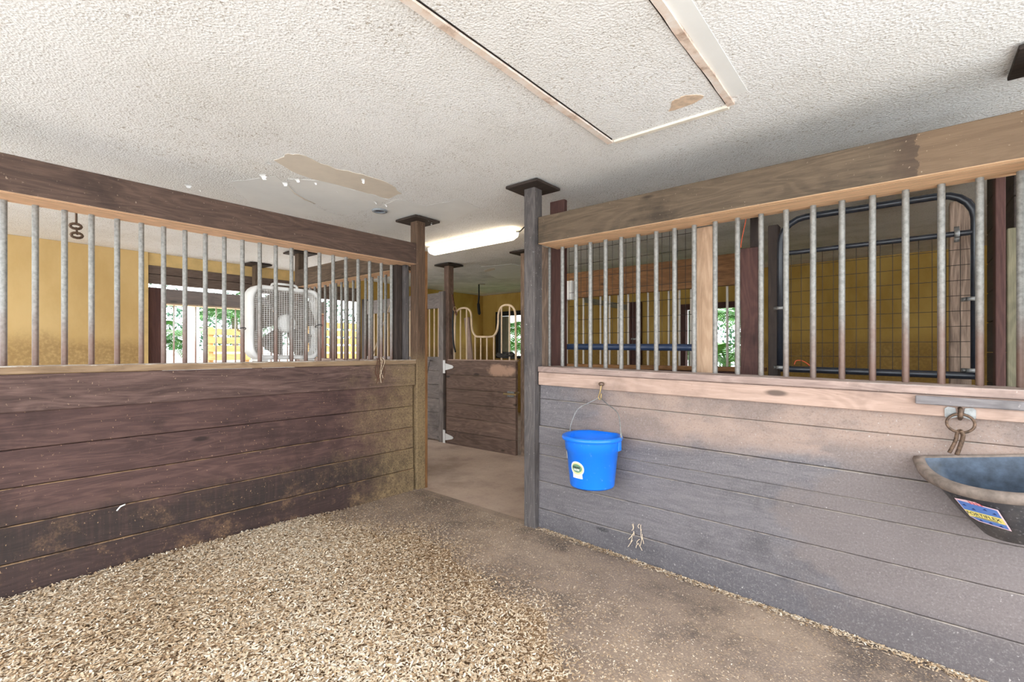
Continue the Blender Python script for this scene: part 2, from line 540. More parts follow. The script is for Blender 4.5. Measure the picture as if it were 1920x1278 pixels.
def box(name, lo, hi, mat, parent=None, rot=None, tilt=0.0, pivot=None):
    """axis-aligned board between two corners; its mesh has its longest side along local X so that the grain follows it"""
    lo, hi = Vector(lo), Vector(hi)
    d = hi - lo; c = (hi + lo) / 2
    ax = max(range(3), key=lambda i: d[i])
    if ax == 0: dims, r = (d.x, d.y, d.z), (0, 0, 0)
    elif ax == 1: dims, r = (d.y, d.x, d.z), (0, 0, math.pi / 2)
    else: dims, r = (d.z, d.y, d.x), (0, -math.pi / 2, 0)
    if tilt:                                           # turn about the Y axis through pivot
        R = Matrix.Rotation(tilt, 3, 'Y')
        c = R @ (c - Vector(pivot)) + Vector(pivot)
        r = (R @ Euler(r).to_matrix()).to_euler()
    me = boxmesh(*dims)
    if len(me.materials) and me.materials[0] is not mat:
        k = [x for x in BOXES if BOXES[x] is me][0]
        k2 = k + (mat.name,)
        if k2 not in BOXES:
            m2 = me.copy(); m2.materials.clear(); BOXES[k2] = m2
        me = BOXES[k2]
    return link(name, me, mat, parent, c, r)
CYL = {}
def cylmesh(n=12):
    if n not in CYL:
        vs = [(math.cos(2 * math.pi * i / n), math.sin(2 * math.pi * i / n), z) for z in (-0.5, 0.5) for i in range(n)]
        fs = [[i, (i + 1) % n, n + (i + 1) % n, n + i] for i in range(n)]
        me = mesh('rod', vs, fs, True)
        CYL[n] = me
    return CYL[n]
def rod(name, p, q, r, mat, parent=None, n=12):
    p, q = Vector(p), Vector(q)
    d = q - p
    key = (n, mat.name)
    if key not in CYL:
        CYL[key] = cylmesh(n).copy(); CYL[key].materials.clear()
    return link(name, CYL[key], mat, parent, (p + q) / 2, d.to_track_quat('Z', 'Y').to_euler(), (r, r, d.length))
def tubedata(pts, r, n=8, closed=False, caps=True):
    pts = [Vector(p) for p in pts]
    N = len(pts); vs = []; fs = []
    prev = None
    for i, p in enumerate(pts):
        a = pts[i - 1] if (i or closed) else pts[i]
        b = pts[(i + 1) % N] if (i < N - 1 or closed) else pts[i]
        t = (b - a).normalized()
        if prev is None:
            up = Vector((0, 0, 1)) if abs(t.z) < 0.9 else Vector((1, 0, 0))
            u = t.cross(up).normalized()
        else:
            u = (prev - t * prev.dot(t)).normalized()
        prev = u; v = t.cross(u)
        rr = r[i] if hasattr(r, '__len__') else r
        for k in range(n):
            a2 = 2 * math.pi * k / n
            vs.append(p + rr * (math.cos(a2) * u + math.sin(a2) * v))
    for i in range(N if closed else N - 1):
        j = (i + 1) % N
        for k in range(n):
            k2 = (k + 1) % n
            fs.append([i * n + k, i * n + k2, j * n + k2, j * n + k])
    if caps and not closed:
        fs.append(list(range(n))[::-1]); fs.append([(N - 1) * n + k for k in range(n)])
    return vs, fs
def tube(name, pts, r, mat, parent=None, n=8, closed=False, base=None):
    base = Vector(base if base is not None else pts[0])
    vs, fs = tubedata([Vector(p) - base for p in pts], r, n, closed)
    return link(name, mesh(name, vs, fs, True), mat, parent, base)
def smoothpath(pts, k=6):                             # Catmull-Rom
    P = [Vector(p) for p in pts]; out = []
    for i in range(len(P) - 1):
        a, b, c, d = P[max(i - 1, 0)], P[i], P[i + 1], P[min(i + 2, len(P) - 1)]
        for s in range(k):
            t = s / k
            out.append(0.5 * ((2 * b) + (-a + c) * t + (2 * a - 5 * b + 4 * c - d) * t * t + (-a + 3 * b - 3 * c + d) * t ** 3))
    return out + [P[-1]]
def poly(name, outline, thick, mat, parent, base, axis_u, axis_v, axis_n):
    """flat shape with thickness; outline in (u, v) metres about base"""
    U, V, W = Vector(axis_u), Vector(axis_v), Vector(axis_n)
    n = len(outline)
    vs = [u * U + v * V for u, v in outline] + [u * U + v * V + thick * W for u, v in outline]
    fs = [list(range(n))[::-1], [n + i for i in range(n)]] + [[i, (i + 1) % n, n + (i + 1) % n, n + i] for i in range(n)]
    return link(name, mesh(name, vs, fs), mat, parent, base)

# ------------------------------------------------------------------ the shell
gx = np.concatenate([np.arange(XE, -1.94, 0.3), [-1.94], np.arange(-1.8, 1.61, 0.2)])
gy = np.concatenate([np.arange(-2.0, YF + 0.04, 0.35), [YF + 0.05]])
def gridmesh(name, gx, gy, zf):
    vs = [(x, y, float(zf(x, y))) for x in gx for y in gy]
    ny = len(gy)
    fs = [[i * ny + j, (i + 1) * ny + j, (i + 1) * ny + j + 1, i * ny + j + 1] for i in range(len(gx) - 1) for j in range(ny - 1)]
    return mesh(name, vs, fs)
fl = setp(link('floor', gridmesh('floor', gx, gy, zfloor), M['floor']), 'brown dirty stall floor under the wood shavings', 'floor', kind='structure')
gy2 = np.concatenate([[YF + 0.05], np.arange(2.8, YB + 0.01, 0.4), [YB]])
link('aisle_slab', gridmesh('aisle_slab', gx, gy2, lambda x, y: zfloor(x, y) - 0.006), M['slab'], fl)

ce = setp(box('ceiling', (XE - 0.1, -2.0, CEIL), (1.6, YB + 0.1, CEIL + 0.12), M['ceiling']), 'white textured ceiling with brown specks', 'ceiling', kind='structure')

# end wall (x = XE): solid ochre up to y = 1.55, open beside it and at the end of the aisle
wl = thing('wall_left', (XE, 1.5, 0), 'ochre painted end wall beyond the neighbouring stall', 'wall', kind='structure')
box('wall_panel', (XE - 0.1, -2.0, -0.05), (XE, 1.56, CEIL), M['yellow'], wl)
box('corner_batten', (XE, 1.52, 0), (XE + 0.02, 1.57, CEIL), M['yellow_trim'], wl)
box('wall_panel', (XE - 0.1, YO + 0.1, -0.05), (XE, YB + 0.05, CEIL), M['yellow_deep'], wl)
box('fascia_board', (XE - 0.05, 1.57, 2.19), (XE, YO + 0.1, CEIL), M['yellow_trim'], wl)
box('lintel', (XE - 0.07, 1.57, 2.095), (XE + 0.01, YO + 0.1, 2.19), M['brown_trim'], wl)
box('lintel', (XE - 0.07, 1.57, 1.985), (XE + 0.005, YO + 0.1, 2.09), M['brown_trim'], wl)
box('opening_jamb', (XE - 0.12, 1.58, 0), (XE - 0.02, 1.71, 1.94), M['red_post'], wl)

# back wall (y = YB) with two openings
wbk = thing('wall_back', (-3, YB, 0), 'deep ochre back wall of the stalls across the aisle', 'wall', kind='structure')
W1 = (on_y(932, YB), -5.1, 1.06, 1.98)
W2 = (on_y(1277, YB), -1.55, 0.93, 1.90)
def wallseg(x0, x1, z0, z1):
    box('wall_panel', (x0, YB, z0), (x1, YB + 0.1, z1), M['yellow_deep'], wbk)
wallseg(XE - 0.1, W1[0], -0.1, CEIL); wallseg(W1[0], W1[1], -0.1, W1[2]); wallseg(W1[0], W1[1], W1[3], CEIL)
wallseg(W1[1], W2[0], -0.1, CEIL); wallseg(W2[0], W2[1], -0.2, W2[2]); wallseg(W2[0], W2[1], W2[3], CEIL)
wallseg(W2[1], 1.6, -0.3, CEIL)
for i, (W, lab) in enumerate(((W1, 'black framed open window behind the curved-top gate'), (W2, 'dark framed open window with palm leaves behind it'))):
    wd = thing('window_%d' % (i + 1), ((W[0] + W[1]) / 2, YB, W[2]), lab, 'window', kind='structure')
    fm = M['black'] if i == 0 else M['red_post']
    t = 0.085
    box('frame', (W[0], YB - 0.05, W[2]), (W[0] + t, YB + 0.05, W[3]), fm, wd)
    box('frame', (W[1] - t, YB - 0.05, W[2]), (W[1], YB + 0.05, W[3]), fm, wd)
    box('frame', (W[0] + t, YB - 0.05, W[3] - t), (W[1] - t, YB + 0.05, W[3]), fm, wd)
    box('frame', (W[0] + t, YB - 0.06, W[2]), (W[1] - t, YB + 0.06, W[2] + 0.05), fm, wd)
    box('shutter_edge', (W[0] + t, YB + 0.06, W[2] + 0.05), (W[0] + t + (0.16 if i == 0 else 0.07), YB + 0.09, W[3] - t), M['green_board'] if i == 0 else plain('mint_edge', (190, 214, 190)), wd)

wr = thing('unseen_wall_right', (1.55, 5.0, -0.3), 'unseen ochre wall added to keep daylight out of the stalls across the aisle', 'wall', kind='structure')
box('wall_panel', (1.5, 2.9, -0.3), (1.6, YB + 0.05, CEIL), M['yellow_deep'], wr)  # added out of view; blocks side daylight so the far stalls stay dim

# ceiling hatch: frame of stained strips, slightly sunk panel
A = Vector(on_z(1150, 262, CEIL)); B = Vector(on_z(1365, 195, CEIL))
hx0, hx1, hy1 = A.x, B.x, (A.y + B.y) / 2
hy0 = hy1 - 2.2
ht = thing('trim_1', (hx0, hy1, CEIL), 'stained strip frame around the ceiling hatch', 'hatch trim', kind='structure')
box('hatch_panel', (hx0, hy0, CEIL - 0.004), (hx1, hy1, CEIL), M['ceiling'], ht)
wsh = 0.032
def wavy(name, x0, x1, y0, y1, z0, z1, mat, amp):
    n = 26; vs = []; fs = []
    for i in range(n + 1):
        y = y0 + (y1 - y0) * i / n
        dx = amp * (math.sin(i * 0.9) + 0.6 * math.sin(i * 2.3))
        for xx, zz in ((x0 + dx, z0), (x1 + dx * 0.4, z0), (x1 + dx * 0.4, z1), (x0 + dx, z1)):
            vs.append((xx - x0, y - y0, zz - z0))
    for i in range(n):
        for k in range(4):
            fs.append([i * 4 + k, i * 4 + (k + 1) % 4, i * 4 + 4 + (k + 1) % 4, i * 4 + 4 + k])
    fs.append([0, 1, 2, 3]); fs.append([n * 4 + 3, n * 4 + 2, n * 4 + 1, n * 4])
    return link(name, mesh(name, vs, fs), mat, ht, (x0, y0, z0))
wavy('hatch_strip', hx0 - wsh, hx0, hy0, hy1, CEIL - 0.016, CEIL, M['trim'], 0.0015)
wavy('hatch_gap', hx0, hx0 + 0.006, hy0, hy1 - 0.02, CEIL - 0.007, CEIL - 0.003, M['gap'], 0.001)
box('hatch_strip', (hx0, hy1 - 0.002, CEIL - 0.014), (hx1, hy1 + 0.028, CEIL), M['trim_clean'], ht)
wavy('hatch_strip', hx1, hx1 + 0.030, hy0, hy1, CEIL - 0.012, CEIL, M['trim'], 0.002)
wavy('hatch_gap', hx1 - 0.006, hx1, hy0, hy1 - 0.02, CEIL - 0.007, CEIL - 0.003, M['gap'], 0.001)
box('seam_tape', (hx1 + 0.03, hy0, CEIL - 0.002), (hx1 + 0.10, hy1 - 0.06, CEIL), M['smooth_paint'], ht)
def ceil_patch(name, pix, mat, parent, drop=0.002, jag=0.0, sub=1):
    P = [Vector(on_z(a, b, CEIL)) for a, b in pix]
    out = []
    for i, p in enumerate(P):
        q = P[(i + 1) % len(P)]
        for s in range(sub):
            c = p.lerp(q, s / sub)
            out.append((c.x + random.uniform(-jag, jag), c.y + random.uniform(-jag, jag)))
    b = out[0]
    o = poly(name, [(x - b[0], y - b[1]) for x, y in out], -drop, mat, parent, (b[0], b[1], CEIL - 0.0005), (1, 0, 0), (0, 1, 0), (0, 0, 1))
    return o
ceil_patch('rust_patch', [(1255, 207), (1262, 188), (1285, 176), (1322, 178), (1300, 193)], M['stain_brown'], ht, 0.0055, 0.006, 4)
# peeled area by the corner
PIX_PEEL = [(515, 300), (535, 290), (560, 287), (600, 306), (640, 318), (682, 326), (725, 340), (752, 362), (730, 372), (690, 362), (600, 338), (560, 325)]
ceil_patch('bare_patch', PIX_PEEL, M['bare_paper'], ce, 0.002, 0.012, 4)
ceil_patch('smooth_patch', [(540, 335), (600, 338), (690, 362), (728, 374), (700, 390), (640, 402), (600, 388), (560, 362)], M['smooth_paint'], ce, 0.0015, 0.01, 3)
ceil_patch('smooth_patch', [(430, 340), (520, 330), (560, 362), (600, 392), (640, 404), (560, 404), (470, 385)], M['smooth_paint'], ce, 0.001, 0.01, 3)
ceil_patch('smooth_patch', [(700, 392), (740, 372), (800, 385), (860, 372), (900, 390), (840, 420), (760, 430), (690, 432)], M['smooth_paint'], ce, 0.001, 0.02, 3)
def curl(px, py, L, wd, ang, mat=M['flake'], name='paint_curl', par=None):
    c = Vector(on_z(px, py, CEIL)); n = 5; vs = []; fs = []
    for i in range(n + 1):
        a = i / n * 1.5
        for s in (-1, 1):
            vs.append((L * math.sin(a) * 0.75, s * wd * (0.42 - 0.05 * i + 0.10 * math.sin(i * 3 + px + s)), -L * (1 - math.cos(a)) * 0.6 - 0.003))
    for i in range(n):
        fs.append([2 * i, 2 * i + 1, 2 * i + 3, 2 * i + 2])
    return link(name, mesh(name, vs, fs, True), mat, par or ce, c, (0, 0, ang))
for px, py, L, wd, a in ((490, 325, .045, .06, 2.2), (533, 340, .035, .05, 2.4), (457, 299, .03, .04, 1.0), (500, 303, .03, .05, 0.3), (555, 334, .03, .05, 2.0),
                         (630, 358, .02, .03, 1.0), (590, 341, .02, .03, 2), (680, 334, .04, .03, 2.4), (700, 377, .03, .04, 1.2), (720, 382, .03, .03, 1.4),
                         (352, 345, .03, .06, 2.6), (372, 355, .02, .04, 1.4), (835, 440, .05, .03, 0.5)):
    curl(px, py, L, wd, a)
# long peeled edge
tube('peel_edge', [on_z(a, b, CEIL - 0.003) for a, b in ((540, 348), (552, 362), (572, 374), (592, 382))], [0.001, 0.004, 0.005, 0.001], M['bare_paper'], ce, 6)
# pale stains and seams across the aisle ceiling
ceil_patch('smooth_patch', [(900, 500), (960, 494), (985, 500), (985, 520), (930, 522)], M['smooth_paint'], ce, 0.003, 0.03, 3)
ceil_patch('bare_patch', [(905, 506), (925, 501), (930, 505), (912, 509)], M['bare_paper'], ce, 0.005, 0.02, 3)

# ------------------------------------------------------------------ posts with ceiling plates
def post(x, y, label, mat, top=CEIL, size=0.089, plate=0.27, zb=None, pm=None, group='square posts carrying the ceiling', ragged=False):
    z0 = float(zfloor(x, y)) - 0.03 if zb is None else zb
    t = thing('support_post', (x, y, z0), label, 'post', group)
    h = size / 2
    box('shaft', (x - h, y - h, z0), (x + h, y + h, top - 0.012), mat, t)
    if plate:
        p = plate / 2
        box('ceiling_plate', (x - p, y - p, top - 0.026), (x + p, y + p, top - 0.008), pm or M['dark_board'], t)
        box('plate_packer', (x - p * 0.62, y - p * 0.62, top - 0.009), (x + p * 0.9, y + p * 0.9, top), pm or M['dark_board'], t)
    return t
PLx, PLy = XL - 0.0345, YF + 0.0445
p1 = post(PLx, PLy, 'brown corner post where the left partition meets the doorway', M['post_ochre'])
box('door_stop', (PLx + 0.0, PLy + 0.045, 0.0), (PLx + 0.042, PLy + 0.075, 2.066), M['far_beam'], p1)
for i in range(4):
    curl(797 + i * 6, 409 + i * 2, .045, .035, 0.4 + i, par=None)
PRx, PRy = -1.944 - 0.0445, 2.587 + 0.0445
p2 = post(PRx, PRy, 'grey-brown doorway post with a square ceiling plate at the bucket wall', M['post_grey'])
box('jamb_board', (PRx + 0.008, PRy + 0.0445, 0.0), (PRx + 0.0445, PRy + 0.12, 1.925), M['weathered'], p2)
p3 = post(0.45, 2.681, 'square post at the far end of the bucket wall', M['post'])
p4 = post(on_y(563, YF + 0.06), YF + 0.06, 'post at the end of the neighbouring stall front, behind the box fan', M['post'])
p5 = post(-6.52, YF + 0.06, 'post beside the end wall opening', M['post'])
XH = on_y(840, YO + 0.045)
p6 = post(XH + 0.0, YO + 0.06, 'post that the curved-top gate is hinged on', M['gate_board'])
box('hinge_jamb', (XH - 0.10, YO - 0.03, 0.0), (XH - 0.01, YO + 0.015, 1.98), M['grey_paint'], p6)
XG = on_y(980, YO)
p7 = post(XG, YO + 0.06, 'post that the curved-top gate latches to', M['weathered'])

# ------------------------------------------------------------------ left partition
def nm_bars(parent, xs_ys, ztop, zbot, mat, r=0.0135):
    for k, (x, y) in enumerate(xs_ys):
        zt = ztop(x) if callable(ztop) else ztop
        zb = zbot(x) if callable(zbot) else zbot
        rod('bar', (x, y, zb), (x, y, zt), r, mat, parent)
lp = thing('stall_partition', (XL - 0.05, 0.8, 0), 'dark red-brown plank partition topped with grey steel bars, ochre dust at its post end', 'partition')
Y0, Y1 = -1.1, YF - 0.002
box('top_beam', (XL - 0.04, Y0, 1.940), (XL, Y1 + 0.03, 2.118), M['l_beam'], lp)
box('header_plank', (XL - 0.215, Y0, 1.940), (XL - 0.042, Y1 + 0.03, 1.978), M['l_beam'], lp)
box('sill', (XL - 0.225, Y0, 1.092), (XL + 0.004, Y1, 1.128), M['l_sill'], lp)
box('rail_board', (XL - 0.036, Y0, 0.912), (XL, Y1 - 0.01, 1.090), M['l_kick'], lp)
edges = [0.924, 0.735, 0.556, 0.380, 0.206, -0.06]
for i in range(5):
    off = (-0.020, -0.0198, -0.015, -0.0115, -0.004)[i]
    box('plank', (XL - 0.07, Y0, edges[i + 1] + 0.0015), (XL + off, Y1 - 0.02, edges[i] - 0.0015), M['l_board'], lp)
pxs = [6.7, 66.3, 121, 171.6, 219.7, 265, 306.8, 346.8, 385, 420.5, 454.5, 487, 517, 546.5, 573.5, 599, 624.6, 648.4, 671.4, 693, 714.8, 733.8, 753.6]
XB = XL - 0.19
ys = [on_x(p, XB) for p in pxs]
ys = [ys[0] - 0.115 * k for k in range(9, 0, -1)] + ys
nm_bars(lp, [(XB, y) for y in ys], 1.95, 1.115, M['bar'])
# two worn studs behind the end of the bars
box('end_stud', (XB - 0.03, YF - 0.10, 1.128), (XB + 0.05, YF - 0.02, 1.94), M['dark_board'], lp)
box('end_stud', (XB + 0.06, YF - 0.05, 1.128), (XB + 0.10, YF - 0.01, 1.94), M['post_grey'], lp)

# ------------------------------------------------------------------ right (front) partition; its lower half sags to the right
rp = thing('barred_partition', (-0.8, YF + 0.1, 0), 'grey weathered plank stall front with bars and a bare pink rail, where the bucket hangs', 'partition')
X0, X1 = -1.94, 0.40
TL = math.radians(1.08)
PIV = (X0, YF, 1.0)
def tz(x): return -math.tan(TL) * (x - X0)
box('top_beam', (X0 + 0.002, YF, 1.928), (X1, YF + 0.04, 2.111), M['r_beam'], rp)
box('header_plank', (X0 + 0.002, YF + 0.042, 1.928), (X1, YF + 0.235, 1.966), M['r_beam'], rp)
def tb(name, z0, z1, y0, y1, mat, xa=X0 + 0.004, xb=X1, parent=None):
    return box(name, (xa, y0, z0), (xb, y1, z1), mat, parent or rp, tilt=TL, pivot=PIV)
tb('sill', 1.060, 1.096, YF - 0.008, YF + 0.235, M['r_sill'])
tb('rail_board', 0.972, 1.058, YF, YF + 0.036, M['r_rail'])
for z0, z1, f in ((0.8775, 0.990, 0.0242), (0.6935, 0.8755, 0.024), (0.497, 0.571, 0.022), (0.318, 0.4955, 0.0216), (0.130, 0.316, 0.0205), (-0.20, 0.128, 0.016)):
    tb('plank', z0, z1, YF + f, YF + 0.075, M['r_board'])
tb('plank', 0.5725, 0.6915, YF + 0.014, YF + 0.075, M['r_board'])
sb = tb('batten', 1.0195, 1.054, YF - 0.028, YF - 0.001, M['r_batten'], xa=on_y(1716, YF - 0.03))
pxr = [1029.6, 1054.6, 1080, 1107, 1135.5, 1165, 1196.7, 1230.4, 1264.8, 1301.6, 1341, 1382.8, 1427, 1473.8, 1524.5, 1578.6, 1636, 1698, 1765, 1837, 1914.5]
YBAR = YF + 0.185
nm_bars(rp, [(on_y(p, YBAR), YBAR) for p in pxr], 1.94, lambda x: 1.08 + tz(x), M['bar'], 0.0138)
# studs behind the bars
yb = YF + 0.245
def stud(pa, pb, y0, y1, top, mat, label, bot=0.0):
    xa, xb = on_y(pa, y0), on_y(pb, y0)
    z0 = float(zfloor((xa + xb) / 2, y0)) - 0.01 + bot
    t = thing('timber_stud', ((xa + xb) / 2, (y0 + y1) / 2, z0), label, 'timber', 'upright timbers behind the bars of the stall front')
    box('shaft', (xa, y0, z0), (xb, y1, top), mat, t)
    return t
stud(1031, 1058, yb, yb + 0.038, 2.285, M['red_post'], 'upright board beside the doorway post, sticking up above the beam')
stud(1306, 1336, yb, yb + 0.089, 1.925, M['tan_post'], 'pale tan upright timber between the two wire guards')
stud(1388, 1421, 2.99, 3.08, 1.795, M['red_post'], 'smooth red-brown upright with a knot beside the pale tan timber')
stud(1406, 1424, 3.10, 3.14, 2.08, M['dark_board'], 'dark narrow upright behind the red-brown one')
stud(1440, 1459, 2.97, 3.04, 1.90, M['dark_board'], 'dark upright that the black tube guard is clamped to')
stud(1781, 1822, 3.06, 3.15, 1.905, M['weathered'], 'rough weathered post behind the end of the tube guard')
stud(1866, 1886, 3.02, 3.10, 2.2, M['red_post'], 'dark purple-brown upright beyond the tube guard')
stud(1889, 1912, 2.90, 2.93, 1.72, M['green_board'], 'greenish grey upright board beyond the tube guard')

# ------------------------------------------------------------------ wire guards
def wiremesh(name, x0, x1, z0, z1, y, sx, sz, r, parent):
    vs, fs = [], []
    def add(p, q):
        v, f = tubedata([p, q], r, 4, caps=False)
        o = len(vs); vs.extend(v); fs.extend([[i + o for i in t] for t in f])
    nx = int(round((x1 - x0) / sx)); nz = int(round((z1 - z0) / sz))
    for i in range(nx + 1):
        x = (x1 - x0) * i / nx; add((x, 0, 0), (x, 0, z1 - z0))
    for i in range(nz + 1):
        z = (z1 - z0) * i / nz; add((0, r * 1.5, z), (x1 - x0, r * 1.5, z))
    return setp(link(name, mesh(name, vs, fs), M['wire'], parent, (x0, y, z0)), kind='stuff')
yg = YF + 0.30
ga, gb = on_y(1463, yg), on_y(1829, yg)
zt, zm, zb2 = 1.905, 1.725, 1.105
wg = thing('tube_guard', ((ga + gb) / 2, yg, zb2), 'black tube frame with rounded corners and wire mesh clamped behind the bars', 'wire guard')
rc = 0.12
pts = [(ga, yg, zb2)] + [(ga, yg, zt - rc)] + [(ga + rc * (1 - math.cos(a)), yg, zt - rc + rc * math.sin(a)) for a in (0.3, 0.6, 0.9, 1.25)] + [(ga + rc, yg, zt), (gb - rc, yg, zt)] \
    + [(gb - rc * (1 - math.sin(a)), yg, zt - rc + rc * math.cos(a)) for a in (0.3, 0.6, 0.9, 1.25)] + [(gb, yg, zt - rc), (gb, yg, zb2 - 0.012)]
tube('frame_tube', pts, 0.0165, M['black_tube'], wg, 12)
rod('cross_tube', (ga, yg, zm), (gb, yg, zm), 0.0125, M['black_tube'], wg)
rod('bottom_tube', (ga, yg, zb2), (gb, yg, zb2 - 0.014), 0.0165, M['black_tube'], wg)
wiremesh('wire_mesh', ga, gb, zb2, zm, yg + 0.02, 0.048, 0.069, 0.0013, wg)
def clamp(x, z, vertical=True):
    pts = [(-0.035, 0.012, 0), (-0.020, 0.0, 0)] + [(0.0195 * -math.cos(a), -0.0195 * math.sin(a), 0) for a in np.linspace(0, math.pi, 8)] + [(0.020, 0.0, 0), (0.035, 0.012, 0)]
    vs, fs = [], []
    for p in pts:
        for s in (-0.009, 0.009):
            q = (p[0], p[1], s) if vertical else (s, p[1], p[0])
            vs.append(q)
    for i in range(len(pts) - 1):
        fs.append([2 * i, 2 * i + 1, 2 * i + 3, 2 * i + 2])
    me = mesh('clamp', vs, fs, True)
    o = link('clamp', me, M['zinc'], wg, (x, yg, z))
    md = o.modifiers.new('thick', 'SOLIDIFY'); md.thickness = 0.002
for z in (1.432, 1.112): clamp(ga, z)
clamp(gb - 0.06, zm, False); clamp(gb - 0.01, 1.43); clamp(gb - 0.01, 1.115)

ha, hb = on_y(1060, yg) + 0.02, on_y(1300, yg)
wg2 = thing('mesh_guard', ((ha + hb) / 2, yg, 1.22), 'wire mesh guard with one thick dark blue tube along its bottom', 'wire guard')
rod('bottom_tube', (ha, yg, 1.232), (hb, yg, 1.222), 0.0215, M['blue_tube'], wg2)
wiremesh('wire_mesh', ha, hb - 0.005, 1.225, 2.02, yg + 0.02, 0.0502, 0.098, 0.0016, wg2)
# orange twine scraps
setp(tube('baler_twine', smoothpath([on_y(1399, 2.97, 408), on_y(1396, 2.97, 425), on_y(1391, 2.97, 448), on_y(1389, 2.975, 464)]), 0.0022, M['orange']),
     'orange twine hanging beside the smooth red-brown upright', 'twine')
setp(tube('baler_twine', smoothpath([on_y(1489, yg + .03, 683), on_y(1493, yg + .03, 676), on_y(1503, yg + .03, 676), on_y(1512, yg + .03, 680), on_y(1519, yg + .03, 686)]), 0.0022, M['orange']),
     'short orange twine curled at the bottom of the black tube guard', 'twine')

# ------------------------------------------------------------------ plank wall closing the aisle on the right
dw = thing('plank_wall', (0.40, 3.9, -0.1), 'dark plank wall across the aisle beyond the tube guard', 'partition')
for i in range(13):
    box('plank', (0.385, 3.25, -0.1 + i * 0.185), (0.415, YO, -0.1 + i * 0.185 + 0.181), M['dark_board'], dw)

# ------------------------------------------------------------------ neighbouring stall front (left of the corner post)
nf = thing('barred_partition', (-4.3, YF + 0.1, 0), 'neighbouring stall front with bars, seen past the box fan', 'partition')
nx0, nx1 = on_y(563, YF + 0.06) + 0.05, XL - 0.23
box('top_beam', (nx0, YF, 1.94), (nx1, YF + 0.04, 2.118), M['post'], nf)
box('header_plank', (nx0, YF + 0.042, 1.925), (nx1, YF + 0.20, 1.963), M['r_beam'], nf)
box('header_plank', (nx0, YF + 0.0, 1.925), (nx1, YF + 0.04, 1.939), M['r_beam'], nf)
box('sill', (nx0, YF - 0.01, 1.085), (nx1, YF + 0.22, 1.121), M['r_sill'], nf)
for i in range(6):
    box('plank', (nx0, YF + 0.02, 0.90 - i * 0.18), (nx1, YF + 0.06, 0.90 - i * 0.18 + 0.177), M['l_board'], nf)
nb = 17
nm_bars(nf, [(nx0 + 0.06 + (nx1 - nx0 - 0.1) * i / (nb - 1), YF + 0.12) for i in range(nb)], 1.93, 1.11, M['bar'])
setp(tube('pale_cord', smoothpath([on_y(747, YF + .207, 512), on_y(741, YF + .207, 540), on_y(735, YF + .207, 562), on_y(722, YF + .207, 597), on_y(708, YF + .207, 640), on_y(697, YF + .207, 672)]), 0.006, M['cord']),
     'thin pale cord slanting down behind the bars near the corner post', 'cord')

# ------------------------------------------------------------------ stall fronts across the aisle
of1 = thing('far_partition', (-5.6, YO, 0), 'grey painted plank panel with pale bars across the aisle, beside the hinge post', 'partition')
fx0, fx1 = -6.42, XH - 0.10
box('top_board', (fx0, YO - 0.02, 1.765), (fx1, YO + 0.02, 1.965), M['grey_paint'], of1)
box('end_stile', (fx0 - 0.09, YO - 0.02, 0.0), (fx0 - 0.002, YO + 0.04, 2.0), M['dark_board'], of1)
zz = 1.125
while zz > 0.05:
    z2 = max(zz - 0.183, 0.03)
    box('plank', (fx0, YO - 0.02, z2 + 0.003), (fx1, YO + 0.02, zz), M['grey_paint'], of1)
    zz = z2
b0 = on_y(828, YO)
nm_bars(of1, [(on_y(p, YO), YO) for p in (799, 805.5, 814.5, 822.5)] + [(on_y(799, YO) - 0.085 * i, YO) for i in range(1, 15)], 1.77, 1.12, M['cream'], 0.0105)
eb_ = rod('eye_bolt', on_y(806, YO - 0.02, 675), on_y(806, YO - 0.06, 675), 0.012, M['zinc'], of1, 8)
tube('latch_cord', smoothpath([on_y(806, YO - 0.05, 677), on_y(803, YO - 0.05, 690), on_y(800, YO - 0.05, 708)]), 0.004, M['rope'], of1, 6)

of2 = thing('far_partition', (-1.4, YO + 0.06, 0), 'stall front across the aisle with an orange-brown beam and pale bars', 'partition')
ox0, ox1 = XG + 0.05, on_y(1432, YO + 0.06)
yo2 = YO + 0.06
box('top_beam', (ox0, yo2 - 0.03, 1.755), (ox1, yo2 + 0.02, 2.02), M['far_beam'], of2)
box('sill', (ox0, yo2 - 0.03, 1.03), (ox1, yo2 + 0.12, 1.066), M['far_beam'], of2)
for i in range(7):
    box('plank', (ox0, yo2 - 0.01, 0.85 - i * 0.18), (ox1, yo2 + 0.03, 0.85 - i * 0.18 + 0.177), M['red_post'], of2)
obx = [on_y(p, yo2 + 0.05) for p in (1063, 1094, 1126, 1143, 1159.5, 1178, 1215, 1235, 1254, 1274, 1296, 1330, 1363.6)]
obx += [obx[-1] + 0.12 * i for i in range(1, 13) if obx[-1] + 0.12 * i < ox1 - 0.05] + [obx[0] - 0.12 * i for i in range(1, 12) if obx[0] - 0.12 * i > ox0 + 0.05]
nm_bars(of2, [(x, yo2 + 0.05) for x in obx], 1.76, 1.06, M['white_bar'], 0.0105)
sw = thing('switch_box', (on_y(1068, yo2 - 0.05), yo2 - 0.06, 1.75), 'white electrical box on the orange-brown beam across the aisle', 'electrical box')
xa = on_y(1061, yo2 - 0.06); xb = on_y(1076, yo2 - 0.06)
box('case', (xa, yo2 - 0.10, 1.735), (xb, yo2 - 0.032, 1.93), M['white_metal'], sw)
box('cover', (xa + 0.006, yo2 - 0.108, 1.745), (xb - 0.006, yo2 - 0.099, 1.92), M['fan_plastic'], sw)
db = on_y(1095, YB - 0.017, 562); dc = on_y(1192, YB - 0.017, 579)
br = thing('diagonal_brace', (db[0], YB - 0.017, 1.7), 'pale greenish board slanting behind the bars across the aisle', 'board')
d = Vector(dc) - Vector(db)
link('board', boxmesh(d.length, 0.03, 0.09), M['green_board'], br, (Vector(db) + Vector(dc)) / 2, (0, -math.atan2(d.z, d.x), 0))
